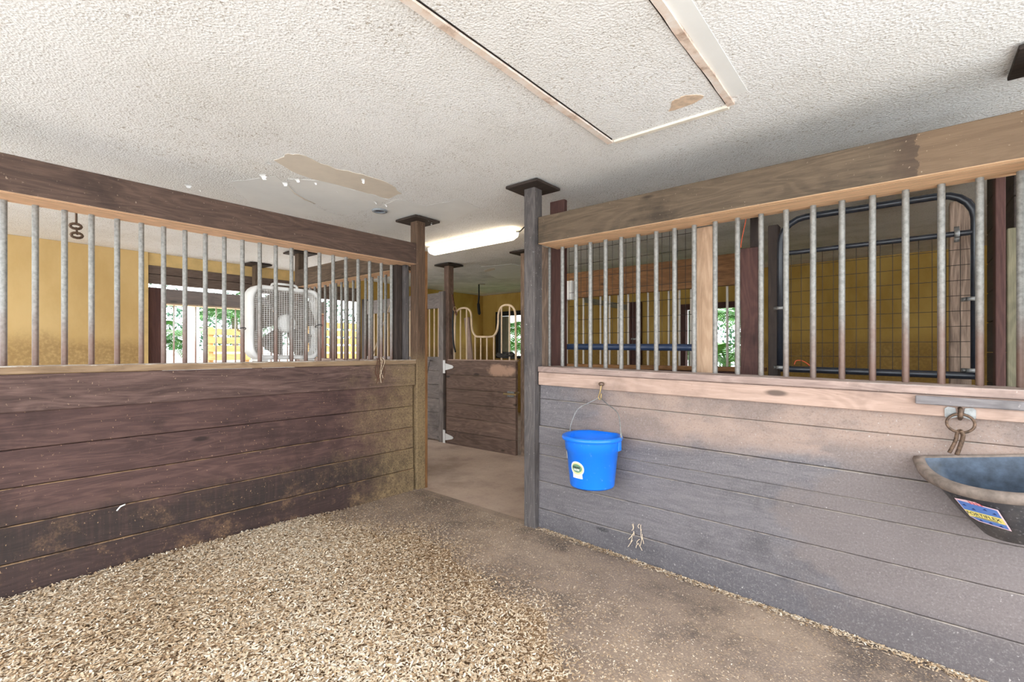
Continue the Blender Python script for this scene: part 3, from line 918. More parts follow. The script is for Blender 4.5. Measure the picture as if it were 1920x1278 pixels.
xd0, xd1 = on_y(1175, YB - 0.06), on_y(1202, YB - 0.06)
dd = thing('door_1', ((xd0 + xd1) / 2, YB - 0.05, -0.05), 'narrow dark door in the ochre back wall', 'door', kind='structure')
for i in range(3):
    wq = (xd1 - xd0) / 3
    box('board', (xd0 + wq * i + 0.002, YB - 0.06, -0.1), (xd0 + wq * (i + 1) - 0.002, YB - 0.005, 1.98), M['red_post'], dd)
box('latch', (xd1 - 0.16, YB - 0.09, 1.38), (xd1 - 0.02, YB - 0.06, 1.41), M['zinc'], dd)

# ------------------------------------------------------------------ curved-top gate
gt = thing('stall_gate', ((XH + XG) / 2, YO, 0), 'low plank stall gate with a cream U-shaped tube yoke on top', 'gate')
gx0, gx1 = on_y(840, YO) + 0.01, on_y(971, YO)
zl = [1.083, 0.90, 0.722, 0.545, 0.367, 0.186, 0.012]
for i in range(6):
    box('plank', (gx0, YO - 0.04, zl[i + 1] + 0.003), (gx1, YO, zl[i]), M['gate_board'], gt)
box('top_cap', (gx0 + 0.03, YO - 0.045, 1.083), (gx1, YO + 0.02, 1.097), M['r_rail'], gt)
def gp(px, py): return on_y(px, YO - 0.02, py)
yoke = [(852, 673), (852.5, 640), (853.2, 600), (855, 587), (860, 580), (866, 577.5), (874, 577.5), (880, 581), (883.5, 590), (884.5, 610), (886.5, 621), (891, 628.5), (897, 631),
        (920, 631), (927, 628), (932, 619), (934, 606), (934.5, 590), (938, 577.5), (944, 572.5), (951, 571.5), (958, 573), (964, 579.5), (966.5, 592), (967, 630), (967.5, 679)]
yk = tube('yoke', smoothpath([gp(a, b) for a, b in yoke], 3), 0.0125, M['cream'], gt, 8)
for px, t_, b_ in ((863.5, 579, 674), (875, 579, 675), (891, 630, 676), (901.5, 631, 677), (913, 631, 677), (926, 629, 678), (940.5, 575, 678), (955.5, 572, 679)):
    rod('yoke_bar', gp(px, b_), gp(px, t_), 0.0095, M['cream'], yk, 8)
def strap_hinge(z):
    xh = gx0
    h = box('hinge_plate', (xh - 0.055, YO - 0.05, z - 0.085), (xh - 0.012, YO - 0.042, z + 0.085), M['white_metal'], gt)
    poly('hinge_strap', [(0, -0.045), (0.13, -0.018), (0.15, 0), (0.13, 0.018), (0, 0.045)], -0.006, M['white_metal'], h, (xh - 0.012, YO - 0.041, z), (1, 0, 0), (0, 0, 1), (0, 1, 0))
strap_hinge(1.0); strap_hinge(0.10)
lbolt = box('latch_bolt', (gx1 - 0.17, YO - 0.062, 0.70), (gx1 + 0.02, YO - 0.044, 0.718), M['brass'], gt)
box('latch_plate', (gx1 - 0.12, YO - 0.05, 0.675), (gx1 - 0.02, YO - 0.041, 0.742), M['zinc'], gt)
rod('latch_knob', (gx1 + 0.035, YO - 0.03, 0.73), (gx1 + 0.035, YO - 0.075, 0.73), 0.014, M['brass'], lbolt, 10)
# rope heap on the gate, halter on the post
rp_pts = []
for i in range(90):
    a = i * 0.42
    rp_pts.append((gx1 - 0.17 + 0.13 * math.cos(a) * (1 - i / 400), YO + 0.0 + 0.03 * math.sin(a * 1.3), 1.116 + 0.045 * (0.5 + 0.5 * math.sin(a * 0.7)) + 0.0003 * i))
setp(tube('rope_coil', rp_pts, 0.013, M['rope'], n=6), 'dark rope heaped on top of the low plank gate', 'rope')
hl = thing('halter', gp(851, 560), 'brown leather halter hanging on the gate hinge post', 'halter')
tube('strap', smoothpath([on_y(848, YO - 0.07, 552), on_y(850, YO - 0.07, 566), on_y(853, YO - 0.07, 582), on_y(856, YO - 0.07, 590)]), 0.014, M['leather'], hl, 6)
tube('strap', smoothpath([on_y(851, YO - 0.07, 570), on_y(849, YO - 0.07, 600), on_y(850, YO - 0.07, 640), on_y(854, YO - 0.07, 660)]), 0.011, M['dark_plastic'], hl, 6)
tube('buckle', [on_y(853 + 3 * math.cos(a), YO - 0.085, 579 + 4 * math.sin(a)) for a in np.linspace(0, 6.28, 11)[:-1]], 0.004, M['brass'], hl, 6, True)
rod('nail', on_y(847, YO + 0.016, 553), on_y(848.5, YO - 0.075, 551), 0.006, M['zinc'], hl, 6)
# leaning board inside the far stall
lb0, lb1 = on_y(867, YO + 0.9, 670), on_y(860, YO + 0.9, 592)
lb = thing('leaning_board', lb0, 'pinkish board leaning inside the stall behind the gate', 'board')
dv = Vector(lb1) - Vector(lb0)
link('board', boxmesh(1.72, 0.03, 0.10), M['r_rail'], lb, Vector(lb0) + Vector((0.10, 0.1, -0.24)) , (0, math.radians(-97), 0))

# hanging strap and wall spots in the far stall
hs = thing('hanging_strap', on_y(898, 5.9, 540), 'dark strap hanging from the ceiling above the gate', 'strap')
a = Vector(on_y(898, 5.9, 540)); a.z = CEIL
tube('strap', smoothpath([a, on_y(898, 5.9, 556), on_y(897, 5.9, 570), on_y(899, 5.9, 590)]), [0.012] * 6 + [0.016] * 6 + [0.026] * 6 + [0.008], M['dark_plastic'], hs, 6)
rod('hook', a, a + Vector((0.14, 0, -0.012)), 0.005, M['rusty'], hs, 6)
# hanging chain in the neighbouring stall
hc = thing('hanging_hook', on_x(143, -4.5, 400), 'iron rod with snap hooks hanging from the ceiling beyond the left bars', 'hook')
a = Vector(on_x(143, -4.5, 400)); top = Vector((a.x, a.y, CEIL))
rod('rod', top, on_x(143, -4.5, 421), 0.007, M['rusty'], hc, 8)
for py, dx in ((424, 0), (441, 2)):
    c = Vector(on_x(142 + dx, -4.5, py))
    tube('snap', [c + Vector((0, 0.030 * math.cos(t), 0.018 * math.sin(t))) for t in np.linspace(0, 6.28, 13)[:-1]], 0.009, M['rusty'], hc, 6, True)
rod('link', on_x(143, -4.5, 426), on_x(145, -4.5, 440), 0.006, M['rusty'], hc, 8)

# ------------------------------------------------------------------ box fan
fy0, fy1 = on_x(457, XB - 0.1), on_x(598, XB - 0.1)
fs_ = 0.52
fcy = (fy0 + fy1) / 2
fz0 = 1.128
XFc = XB - 0.085
fan = thing('box_fan', (XFc, fcy, fz0), 'white square box fan standing on the sill and tied to the bars', 'fan')
def rrect(h, r, n=6):
    out = []
    for cx, cy, a0 in ((h - r, h - r, 0), (-h + r, h - r, math.pi / 2), (-h + r, -h + r, math.pi), (h - r, -h + r, 1.5 * math.pi)):
        for i in range(n + 1):
            a = a0 + math.pi / 2 * i / n
            out.append((cx + r * math.cos(a), cy + r * math.sin(a)))
    return out
def frame_mesh(name, rings):
    """rings: list of (half size, corner radius, x offset); lofted, closed loop"""
    vs, fs = [], []
    R = [rrect(h, r) for h, r, _ in rings]; n = len(R[0])
    for ring, (_, _, x) in zip(R, rings):
        vs += [(x, p[0], p[1]) for p in ring]
    k = len(rings)
    for i in range(k):
        j = (i + 1) % k
        for a in range(n):
            b = (a + 1) % n
            fs.append([i * n + a, i * n + b, j * n + b, j * n + a])
    return mesh(name, vs, fs, True)
cz = fz0 + 0.012 + fs_ / 2
H = fs_ / 2
link('housing', frame_mesh('housing', [(H - 0.004, 0.085, 0.055), (H, 0.085, 0.045), (H, 0.085, -0.045), (H - 0.004, 0.085, -0.055), (H - 0.03, 0.08, -0.055), (H - 0.022, 0.08, -0.045), (H - 0.022, 0.08, 0.045), (H - 0.03, 0.08, 0.055)]),
     M['fan_plastic'], fan, (XFc, fcy, cz))
def grille(xo):
    vs, fs = [], []
    def add(p, q, r):
        v, f = tubedata([p, q], r, 4, caps=False)
        o = len(vs); vs.extend(v); fs.extend([[i + o for i in t] for t in f])
    hh = H - 0.026
    def ext(t):
        c = 0.08
        e = hh
        if abs(t) > hh - c:
            e = hh - c + math.sqrt(max(c * c - (abs(t) - hh + c) ** 2, 0))
        return e
    n = 34
    for i in range(1, n):
        t = -hh + 2 * hh * i / n; e = ext(t)
        add((0, -e, t), (0, e, t), 0.0011)
    for i in range(1, 27):
        t = -hh + 2 * hh * i / 27; e = ext(t)
        add((0.002, t, -e), (0.002, t, e), 0.0015)
    return setp(link('grille', mesh('grille', vs, fs), M['fan_plastic'], fan, (XFc + xo, fcy, cz)), kind='stuff')
grille(0.052); grille(-0.052)
vs = [(0.0, 0, 0)]; prof = [(0.046, 0.0), (0.046, 0.03), (0.043, 0.055), (0.034, 0.066), (-0.03, 0.066)]
vs, fs = [], []
for x, r in prof:
    for i in range(20):
        a = 2 * math.pi * i / 20
        vs.append((x, max(r, 0.001) * math.cos(a), max(r, 0.001) * math.sin(a)))
for j in range(len(prof) - 1):
    for i in range(20):
        fs.append([j * 20 + i, j * 20 + (i + 1) % 20, (j + 1) * 20 + (i + 1) % 20, (j + 1) * 20 + i])
link('hub', mesh('hub', vs, fs, True), M['fan_plastic'], fan, (XFc, fcy, cz))
bv, bf = [], []
for i in range(7):
    r = 0.05 + 0.18 * i / 6
    for j in range(6):
        s = (j / 5 - 0.5)
        aw = s * (1.05 - 0.12 * i / 6) + 0.10 * i / 6
        tw = -0.035 * s * (1.2 - 0.5 * i / 6)
        bv.append((tw, r * math.cos(aw), r * math.sin(aw)))
for i in range(6):
    for j in range(5):
        bf.append([i * 6 + j, i * 6 + j + 1, (i + 1) * 6 + j + 1, (i + 1) * 6 + j])
bm_ = mesh('blade', bv, bf, True)
for i in range(5):
    o = link('blade', bm_, M['fan_grey'], fan, (XFc, fcy, cz), (2 * math.pi * i / 5 + 0.35, 0, 0))
tube('handle', smoothpath([(XFc, fcy - 0.09, cz + H - 0.004), (XFc, fcy - 0.075, cz + H + 0.022), (XFc, fcy + 0.075, cz + H + 0.022), (XFc, fcy + 0.09, cz + H - 0.004)]), 0.009, M['fan_plastic'], fan, 8)
for s in (-1, 1):
    box('foot', (XFc - 0.05, fcy + s * 0.17 - 0.035, fz0), (XFc + 0.045, fcy + s * 0.17 + 0.035, cz - H + 0.004), M['fan_plastic'], fan)
for py_, yy in ((617, on_x(454.5, XB)), (611, on_x(599, XB))):
    zc = EYE + (HY - py_) / FPX * (Vector((XB, yy)).dot(FW))
    tube('cable_tie', [(XB - 0.012 + 0.036 * math.cos(t), yy + 0.022 * math.sin(t), zc + 0.01 * math.cos(t)) for t in np.linspace(0, 6.28, 15)[:-1]], 0.0028, M['dark_plastic'], fan, 5, True)

# ------------------------------------------------------------------ blue flat-back bucket
BX, BY, BZ = -1.434, 2.475, 0.703
bk = thing('bucket', (BX, BY, BZ - 0.29), 'bright blue flat-back bucket hanging by its wire handle', 'bucket')
def dsec(r, flat, n=40):
    """circle cut flat at y = +flat (the side that hangs against the wall)"""
    out = []
    for i in range(n):
        a = 2 * math.pi * i / n
        x, y = r * math.cos(a), r * math.sin(a)
        if y > flat: y = flat + (y - flat) * 0.08
        out.append((x, y))
    return out
def loft(name, secs, mat, parent, base, smooth=True, cap0=False, cap1=False):
    vs, fs = [], []; n = len(secs[0][0])
    for sec, z in secs:
        vs += [(x, y, z) for x, y in sec]
    for j in range(len(secs) - 1):
        for i in range(n):
            fs.append([j * n + i, j * n + (i + 1) % n, (j + 1) * n + (i + 1) % n, (j + 1) * n + i])
    if cap0: fs.append(list(range(n))[::-1])
    if cap1: fs.append([(len(secs) - 1) * n + i for i in range(n)])
    return link(name, mesh(name, vs, fs, smooth), mat, parent, base)
FLT = 0.135
body = [(dsec(0.118, FLT), -0.285), (dsec(0.124, FLT), -0.292), (dsec(0.129, FLT), -0.283), (dsec(0.150, FLT), -0.082), (dsec(0.157, FLT), -0.078), (dsec(0.162, FLT), -0.01),
        (dsec(0.162, FLT), 0.0), (dsec(0.157, FLT), 0.0), (dsec(0.150, FLT - 0.006), -0.078), (dsec(0.145, FLT - 0.006), -0.085), (dsec(0.124, FLT - 0.006), -0.27)]
bb = loft('body', body, M['blue'], bk, (BX, BY, BZ), cap0=True, cap1=True)
loft('rim', [(dsec(0.160, FLT), -0.022), (dsec(0.174, FLT + 0.004), -0.020), (dsec(0.178, FLT + 0.006), -0.010), (dsec(0.175, FLT + 0.004), 0.002), (dsec(0.166, FLT), 0.006), (dsec(0.157, FLT - 0.002), 0.001)], M['blue'], bk, (BX, BY, BZ))
for s in (-1, 1):
    box('ear', (BX + s * 0.157 - 0.010, BY + 0.012, BZ - 0.075), (BX + s * 0.157 + 0.010, BY + 0.045, BZ - 0.004), M['blue'], bk)
hook = Vector((on_y(1129, YF), YF - 0.012, 0.945))
e0, e1 = Vector((BX - 0.168, BY + 0.03, BZ - 0.01)), Vector((BX + 0.168, BY + 0.03, BZ - 0.01))
tb2 = hook + Vector((-0.012, -0.004, -0.03))
def bail(e, t):
    up = Vector((e.x, e.y, e.z + 0.05))
    return [e, up, up.lerp(t, 0.35) + Vector(((e.x - t.x) * 0.17, 0, 0.034)), up.lerp(t, 0.7) + Vector(((e.x - t.x) * 0.06, 0, 0.020)), t + Vector(((e.x - t.x) * 0.05, 0, -0.004)), t]
tube('bail', smoothpath(bail(e0, tb2) + bail(e1, tb2)[::-1][1:], 5), 0.0032, M['zinc'], bk, 8)
for e, s in ((e0, -1), (e1, 1)):
    tube('bail_end', [e + Vector((0.0 + s * 0.006, 0, 0.04)), e + Vector((s * 0.008, 0, 0)), e + Vector((-s * 0.012, 0.0, -0.006))], 0.003, M['zinc'], bk, 6)
# labels on the bucket wall
def on_cone(a, z):                   # point of the bucket's tapered side
    r = 0.129 + (0.150 - 0.129) * (z + 0.283) / 0.201 + 0.0012
    return Vector((BX + r * math.cos(a), BY + r * math.sin(a), BZ + z))
def decal(name, outline, a0, z0, mat, parent, lift=0.0):
    fine_o = []
    for i, p in enumerate(outline):
        q = outline[(i + 1) % len(outline)]; m = max(1, int(math.hypot(q[0] - p[0], q[1] - p[1]) / 0.008))
        fine_o += [(p[0] + (q[0] - p[0]) * t / m, p[1] + (q[1] - p[1]) * t / m) for t in range(m)]
    outline = fine_o
    n = len(outline)
    ctr = on_cone(a0, z0)
    vs = []
    for u, v in [(0, 0)] + outline:
        p = on_cone(a0 + u / 0.14, z0 + v); c = Vector((BX, BY, p.z))
        vs.append(p + (p - c).normalized() * lift - ctr)
    fs = [[0, 1 + i, 1 + (i + 1) % n] for i in range(n)]
    return link(name, mesh(name, vs, fs, True), mat, parent, ctr)
A0 = math.radians(-97)
Q = 1.35
def sc(o): return [(a * Q, b * Q) for a, b in o]
lab_ = decal('label', sc([(0.034 * math.cos(t), 0.031 * math.sin(t)) for t in np.linspace(0, 6.28, 25)[:-1]]), A0, -0.172, M['st_white'], bk, 0.0006)
decal('label_foot', sc([(-0.024, 0.012), (0.024, 0.012), (0.026, -0.015), (-0.026, -0.015)]), A0, -0.207, M['st_white'], lab_, 0.0007)
decal('label_oval', sc([(0.029 * math.cos(t), 0.025 * math.sin(t)) for t in np.linspace(0, 6.28, 21)[:-1]]), A0, -0.172, M['st_cream'], lab_, 0.0013)
decal('label_band', sc([(0.025 * math.cos(t), 0.018 * math.sin(t)) for t in np.linspace(0, 6.28, 21)[:-1]]), A0, -0.170, M['st_green'], lab_, 0.0018)
for row, (zz_, xs_) in enumerate(((-0.165, (-0.018, -0.011, -0.005, 0.001, 0.007, 0.013)), (-0.178, (-0.014, -0.006, 0.002, 0.009)))):
    for x_ in xs_:
        decal('label_letter', sc([(-0.0022, -0.004), (0.0022, -0.004), (0.0022, 0.004), (-0.0022, 0.004)]), A0 + x_ * Q / 0.14, zz_, M['st_ink'] if row == 0 else M['st_white'], lab_, 0.0024)
decal('round_label', [(0.015 * math.cos(t), 0.022 * math.sin(t)) for t in np.linspace(0, 6.28, 19)[:-1]], math.radians(-140), -0.112, M['st_white'], bk, 0.0008)
# hook with a snap on the pink rail
hk = thing('bucket_hook', (hook.x, YF, 0.97), 'rusty screw eye and snap on the pink rail above the blue bucket', 'hook')
tube('screw_eye', [(hook.x + 0.016 * math.cos(t), YF - 0.010, 0.998 + 0.010 * math.sin(t)) for t in np.linspace(0, 6.28, 13)[:-1]], 0.004, M['rusty'], hk, 6, True)
tube('snap', smoothpath([(hook.x, YF - 0.012, 0.99), (hook.x - 0.004, YF - 0.016, 0.955), (hook.x - 0.016, YF - 0.016, 0.915), (hook.x - 0.002, YF - 0.016, 0.905), (hook.x + 0.002, YF - 0.014, 0.94)]), 0.0042, M['brass'], hk, 6)

# ------------------------------------------------------------------ black feeder with its sticker, ring and snap
FX, FYb = 0.30, YF + 0.010           # centre along the wall, wall side
fd = thing('wall_feeder', (FX, FYb, 0.50), 'dusty black half-round rubber feeder hanging on the plank wall', 'feeder')
TILT = math.radians(-9)              # hangs lower on the ring side
def fsec(hw, dep, z, drop, n=36, back=0.0):
    """half-round outline: straight back on the wall, bulging front; the front droops by `drop`"""
    out = []
    for i in range(n):
        a = math.pi * i / (n - 1)
        x, y = -hw * math.cos(a), -dep * max(math.sin(a), 0.0) ** 0.9
        out.append(Vector((x, min(y, back), z - drop * (-y / max(dep, 1e-3)))))
    m = 10
    for i in range(1, m):
        out.append(Vector((hw - 2 * hw * i / m, back, z)))
    return out
RZ = 0.805
def rotz(v):
    c, s = math.cos(TILT), math.sin(TILT)
    return Vector((v.x * c + v.z * s, v.y, -v.x * s + v.z * c))
def floft(name, secs, mat, cap0=False, cap1=False):
    vs, fs = [], []; n = len(secs[0])
    for sec in secs: vs += [rotz(v) for v in sec]
    for j in range(len(secs) - 1):
        for i in range(n):
            fs.append([j * n + i, j * n + (i + 1) % n, (j + 1) * n + (i + 1) % n, (j + 1) * n + i])
    if cap0: fs.append(list(range(n))[::-1])
    if cap1: fs.append([(len(secs) - 1) * n + i for i in range(n)])
    return link(name, mesh(name, vs, fs, True), mat, fd, (FX, FYb - 0.002, RZ))
OUT = [(0.085, 0.12, -0.305, 0.0), (0.125, 0.19, -0.285, 0.0), (0.185, 0.255, -0.19, 0.02), (0.232, 0.295, -0.09, 0.055), (0.25, 0.31, -0.045, 0.07)]
floft('shell', [fsec(*s) for s in OUT], M['rubber'], cap0=True)
floft('rim', [fsec(0.25, 0.31, -0.045, 0.07, back=-0.002), fsec(0.285, 0.335, -0.035, 0.078, back=-0.002), fsec(0.29, 0.34, -0.012, 0.08, back=-0.002), fsec(0.285, 0.335, 0.0, 0.078, back=-0.002), fsec(0.262, 0.315, 0.0, 0.075, back=-0.010), fsec(0.25, 0.30, -0.008, 0.073, back=-0.014)], M['rim_dust'])
floft('lining', [fsec(0.25, 0.30, -0.008, 0.073, back=-0.014), fsec(0.235, 0.285, -0.07, 0.06, back=-0.014), fsec(0.19, 0.245, -0.17, 0.03, back=-0.014), fsec(0.10, 0.15, -0.285, 0.0, back=-0.014)], M['rubber_in'], cap1=True)
# sticker on the shell: (u along the front, v down)
def on_shell(a, f):
    """point of the outer shell: a = 0..pi along the front, f = 0 (bottom) .. 1 (under the rim)"""
    zs = f * (len(OUT) - 1); j = min(int(zs), len(OUT) - 2); t = zs - j
    p = []
    for s in (OUT[j], OUT[j + 1]):
        x, y = -s[0] * math.cos(a), -s[1] * max(math.sin(a), 0.0) ** 0.9
        p.append(Vector((x, y, s[2] - s[3] * (-y / s[1]))))
    return rotz(p[0].lerp(p[1], t)) + Vector((FX, FYb - 0.002, RZ))
def shell_frame(a, f):
    p = on_shell(a, f)
    u = (on_shell(a + 0.05, f) - on_shell(a - 0.05, f)).normalized()
    v = (on_shell(a, f + 0.08) - on_shell(a, f - 0.08)).normalized()
    n = u.cross(v).normalized()
    return p, u, v, n
p0, u0, v0, n0 = shell_frame(0.97, 0.64)
if n0.y > 0: n0 = -n0
v0 = n0.cross(u0).normalized()
if v0.z < 0: v0 = -v0
def stick(name, outline, mat, lift, par=None):
    return poly(name, outline, 0.0006, mat, par or STK or fd, p0 + n0 * lift, u0, v0, n0)
STK = None
STK = stick('sticker', [(-0.066, 0.052), (-0.028, 0.056), (0.002, 0.056), (0.018, 0.046), (0.066, 0.044), (0.066, -0.052), (-0.03, -0.046), (-0.052, -0.03)], M['st_pink'], 0.006)
stick('sticker_field', [(-0.061, 0.046), (0.061, 0.040), (0.061, 0.004), (-0.055, 0.004)], M['st_blue'], 0.0068)
stick('sticker_band', [(-0.055, 0.004), (0.061, 0.004), (0.061, -0.026), (-0.050, -0.026)], M['st_yellow'], 0.0068)
stick('sticker_field', [(-0.050, -0.026), (0.061, -0.026), (0.061, -0.047), (-0.028, -0.041)], M['st_blue'], 0.0068)
for i in range(4):
    x_ = -0.022 + i * 0.011
    stick('flag_stripe', [(x_, 0.055), (x_ + 0.005, 0.055), (x_ + 0.012, 0.042), (x_ + 0.007, 0.042)], M['st_red'], 0.0074)
for x_, y_ in ((-0.045, 0.03), (-0.02, 0.018), (0.02, 0.03), (0.045, 0.02), (-0.02, -0.035), (0.01, -0.036), (0.04, -0.038)):
    stick('sticker_mark', [(x_ - 0.007, y_ - 0.004), (x_ + 0.007, y_ - 0.005), (x_ + 0.003, y_ + 0.004)], M['st_navy'], 0.0074)
tc = bpy.data.curves.new('sticker_text', 'FONT')
tc.body = 'FORTIFLEX'; tc.size = 0.0215; tc.align_x = 'CENTER'; tc.align_y = 'CENTER'; tc.extrude = 0.0002
to = bpy.data.objects.new('tmp', tc); C.objects.link(to)
bpy.context.view_layer.update()
tm = bpy.data.meshes.new_from_object(to.evaluated_get(bpy.context.evaluated_depsgraph_get()))
bpy.data.objects.remove(to)
Rm = Matrix((u0, v0, u0.cross(v0))).transposed()
tmat = Rm.to_euler()
link('sticker_text', tm, M['st_ink'], STK, p0 + n0 * 0.0078 + v0 * -0.010, tmat)
stick('sticker_line', [(-0.03, -0.021), (0.04, -0.021), (0.04, -0.0235), (-0.03, -0.0235)], M['st_ink'], 0.0074)

RX = on_y(1800, YF)
rg = thing('tie_ring', (RX, YF, 0.93), 'grey ring plate with an iron ring and snap above the black feeder', 'tie ring')
zr = EYE + (HY - 775) / FPX * (Vector((RX, YF)).dot(FW))
for s in (-1, 1):
    poly('plate_wing', [(0.008, -0.014), (0.014, 0.022), (0.036, 0.026), (0.046, 0.018), (0.046, -0.014), (0.036, -0.024)] if s > 0 else [(-0.008, -0.014), (-0.036, -0.024), (-0.046, -0.014), (-0.046, 0.018), (-0.036, 0.026), (-0.014, 0.022)],
         -0.005, M['zinc'], rg, (RX, YF - 0.001, zr), (1, 0, 0), (0, 0, 1), (0, 1, 0))
tube('staple', smoothpath([(RX, YF, zr + 0.02), (RX, YF - 0.02, zr + 0.015), (RX, YF - 0.022, zr - 0.012), (RX, YF, zr - 0.02)]), 0.008, M['rusty'], rg, 8)
tube('ring', [(RX + 0.041 * math.cos(t), YF - 0.020 - 0.012 * (1 - math.sin(t)) * 0.5, zr - 0.036 + 0.036 * math.sin(t)) for t in np.linspace(0, 6.28, 25)[:-1]], 0.005, M['rusty'], rg, 8, True)
rb = Vector((RX - 0.005, YF - 0.03, zr - 0.072))
tube('snap', smoothpath([rb + Vector((0.006, 0.012, 0.006)), rb + Vector((-0.004, 0, 0)), rb + Vector((-0.010, 0.002, -0.035)), rb + Vector((-0.028, 0.004, -0.085))]), 0.0065, M['rusty'], rg, 8)
tube('snap', smoothpath([rb + Vector((0.004, -0.006, 0.008)), rb + Vector((0.012, 0, -0.01)), rb + Vector((0.006, 0.002, -0.045)), rb + Vector((-0.006, 0.004, -0.09))]), 0.0075, M['rusty'], rg, 8)

# ------------------------------------------------------------------ fluorescent lamp, ceiling fitting
l0, l1 = Vector(on_z(808, 459, CEIL)), Vector(on_z(966, 428, CEIL))
ly = (l0.y + l1.y) / 2
lm = thing('ceiling_lamp', ((l0.x + l1.x) / 2, ly, CEIL - 0.11), 'long glowing fluorescent lamp on the aisle ceiling', 'lamp')
box('housing', (l0.x + 0.02, ly - 0.05, CEIL - 0.035), (l1.x - 0.02, ly + 0.05, CEIL - 0.001), M['white_metal'], lm)
secs = []
for x, sc in ((l0.x - 0.04, 0.35), (l0.x - 0.02, 0.75), (l0.x + 0.03, 1.0), (l1.x - 0.03, 1.0), (l1.x + 0.02, 0.75), (l1.x + 0.035, 0.35)):
    secs.append((x, sc))
vs, fs = [], []; n = 14; xm = (l0.x + l1.x) / 2
for x, sc in secs:
    for i in range(n):
        a = math.pi * i / (n - 1)
        vs.append((x - xm, 0.062 * sc * math.cos(a), -0.075 * sc * max(math.sin(a), 0.0) ** 0.8))
for j in range(len(secs) - 1):
    for i in range(n - 1):
        fs.append([j * n + i, j * n + i + 1, (j + 1) * n + i + 1, (j + 1) * n + i])
fs.append(list(range(n))); fs.append([(len(secs) - 1) * n + i for i in range(n)][::-1])
link('diffuser', mesh('diffuser', vs, fs, True), M['lamp'], lm, (xm, ly, CEIL - 0.036))
tube('cable', smoothpath([(l1.x + 0.0, ly, CEIL - 0.03), (l1.x + 0.08, ly - 0.02, CEIL - 0.05), (l1.x + 0.16, ly - 0.05, CEIL - 0.03), (l1.x + 0.24, ly - 0.07, CEIL - 0.004)]), 0.006, M['dark_plastic'], lm, 6)
dp = Vector(on_z(712, 394, CEIL))
dl = thing('ceiling_fitting', (dp.x, dp.y, CEIL), 'small round grey ceiling fitting with a dark blue centre', 'ceiling fitting')
def ringmesh(r0, r1, h, n=28):
    prof = [(r0, 0), (r1, 0), (r1 * 0.96, -h), (r0 + 0.004, -h * 1.1), (r0, -h * 0.6)]
    vs = [(r * math.cos(2 * math.pi * i / n), r * math.sin(2 * math.pi * i / n), z) for r, z in prof for i in range(n)]
    k = len(prof)
    fs = [[j * n + i, j * n + (i + 1) % n, ((j + 1) % k) * n + (i + 1) % n, ((j + 1) % k) * n + i] for j in range(k) for i in range(n)]
    return mesh('ring', vs, fs, True)
link('ring', ringmesh(0.036, 0.062, 0.012), M['ring_grey'], dl, (dp.x, dp.y, CEIL))
link('lens', mesh('lens', [(0, 0, -0.010)] + [(0.037 * math.cos(t), 0.037 * math.sin(t), -0.005) for t in np.linspace(0, 2 * math.pi, 25)[:-1]], [[0, 1 + (i + 1) % 24, 1 + i] for i in range(24)], True), M['glassblue'], dl, (dp.x, dp.y, CEIL))

# dead twig bundle hooked on the left sill, scrap of twine on the bucket wall
tw = thing('dry_twig', (XL, on_x(712, XL), 1.12), 'dry straw wisp caught on the sill near the corner post', 'straw')
for i in range(9):
    y_ = on_x(712, XL) + random.uniform(-0.03, 0.03)
    tube('stalk', smoothpath([(XL - 0.01, y_, 1.135 + random.uniform(0, .02)), (XL + 0.012, y_ + random.uniform(-.02, .02), 1.12), (XL + 0.01, y_ + random.uniform(-.03, .03), 1.05 - random.uniform(0, .04)), (XL + 0.006, y_ + random.uniform(-.02, .02), 1.0 - random.uniform(0, .06))]),
         0.0025, M['cord'] if i % 3 == 0 else M['leather'], tw, 5)
c0 = Vector(on_y(1196, YF + 0.012, 985))
sw2 = thing('straw_wisp', c0, 'pale straw wisp stuck to the planks below the blue bucket', 'straw')
for i in range(16):
    q = c0 + Vector((random.uniform(-0.035, 0.03), -0.003, random.uniform(-0.11, 0.03)))
    d1 = Vector((random.uniform(-.012, .012), random.uniform(-.006, 0), random.uniform(-.03, -.012)))
    tube('stalk', smoothpath([q, q + d1 + Vector((random.uniform(-.008, .008), 0, 0)), q + d1 * 1.8 + Vector((random.uniform(-.012, .012), 0, 0))], 3), 0.0017, M['cord'], sw2, 5)
setp(tube('white_splinter', [on_x(219, XL - 0.008, 957), on_x(226, XL - 0.002, 949), on_x(235, XL - 0.005, 945)], 0.004, M['flake'], n=6), 'small white splinter on the lower dark planks', 'splinter')

# ------------------------------------------------------------------ wood shavings
LINE = [on_z(a, b, 0.0)[:2] for a, b in ((520, 965), (640, 985), (760, 1020), (900, 1085), (1010, 1165), (1100, 1278), (1200, 1420))]
LX = np.array([p[0] for p in LINE]); LY = np.array([p[1] for p in LINE])
def density(x, y):
    """1 on the bedded side, falling to 0 across a ragged edge"""
    best = np.full(x.shape, 1e9); sgn = np.zeros(x.shape)
    for i in range(len(LX) - 1):
        ax, ay, bx, by = LX[i], LY[i], LX[i + 1], LY[i + 1]
        dx, dy = bx - ax, by - ay
        t = np.clip(((x - ax) * dx + (y - ay) * dy) / (dx * dx + dy * dy), 0, 1)
        qx, qy = ax + t * dx, ay + t * dy
        d = np.hypot(x - qx, y - qy)
        s = np.sign(dx * (y - qy) - dy * (x - qx))
        m = d < best
        best = np.where(m, d, best); sgn = np.where(m, s, sgn)
    sd = -best * sgn
    sd = sd + 0.10 * np.sin(5.1 * x + 2 * y) * np.sin(4.3 * y - x) + 0.06 * np.sin(13 * x) * np.sin(11 * y + 1)
    return 1 / (1 + np.exp(-(sd + 0.05) / 0.14))
def bedz(x, y):
    b = density(x, y)
    return zfloor(x, y) + 0.026 * b + 0.008 * b * np.sin(7 * x + 3 * y) * np.sin(6 * y - 2 * x)
N = 190000
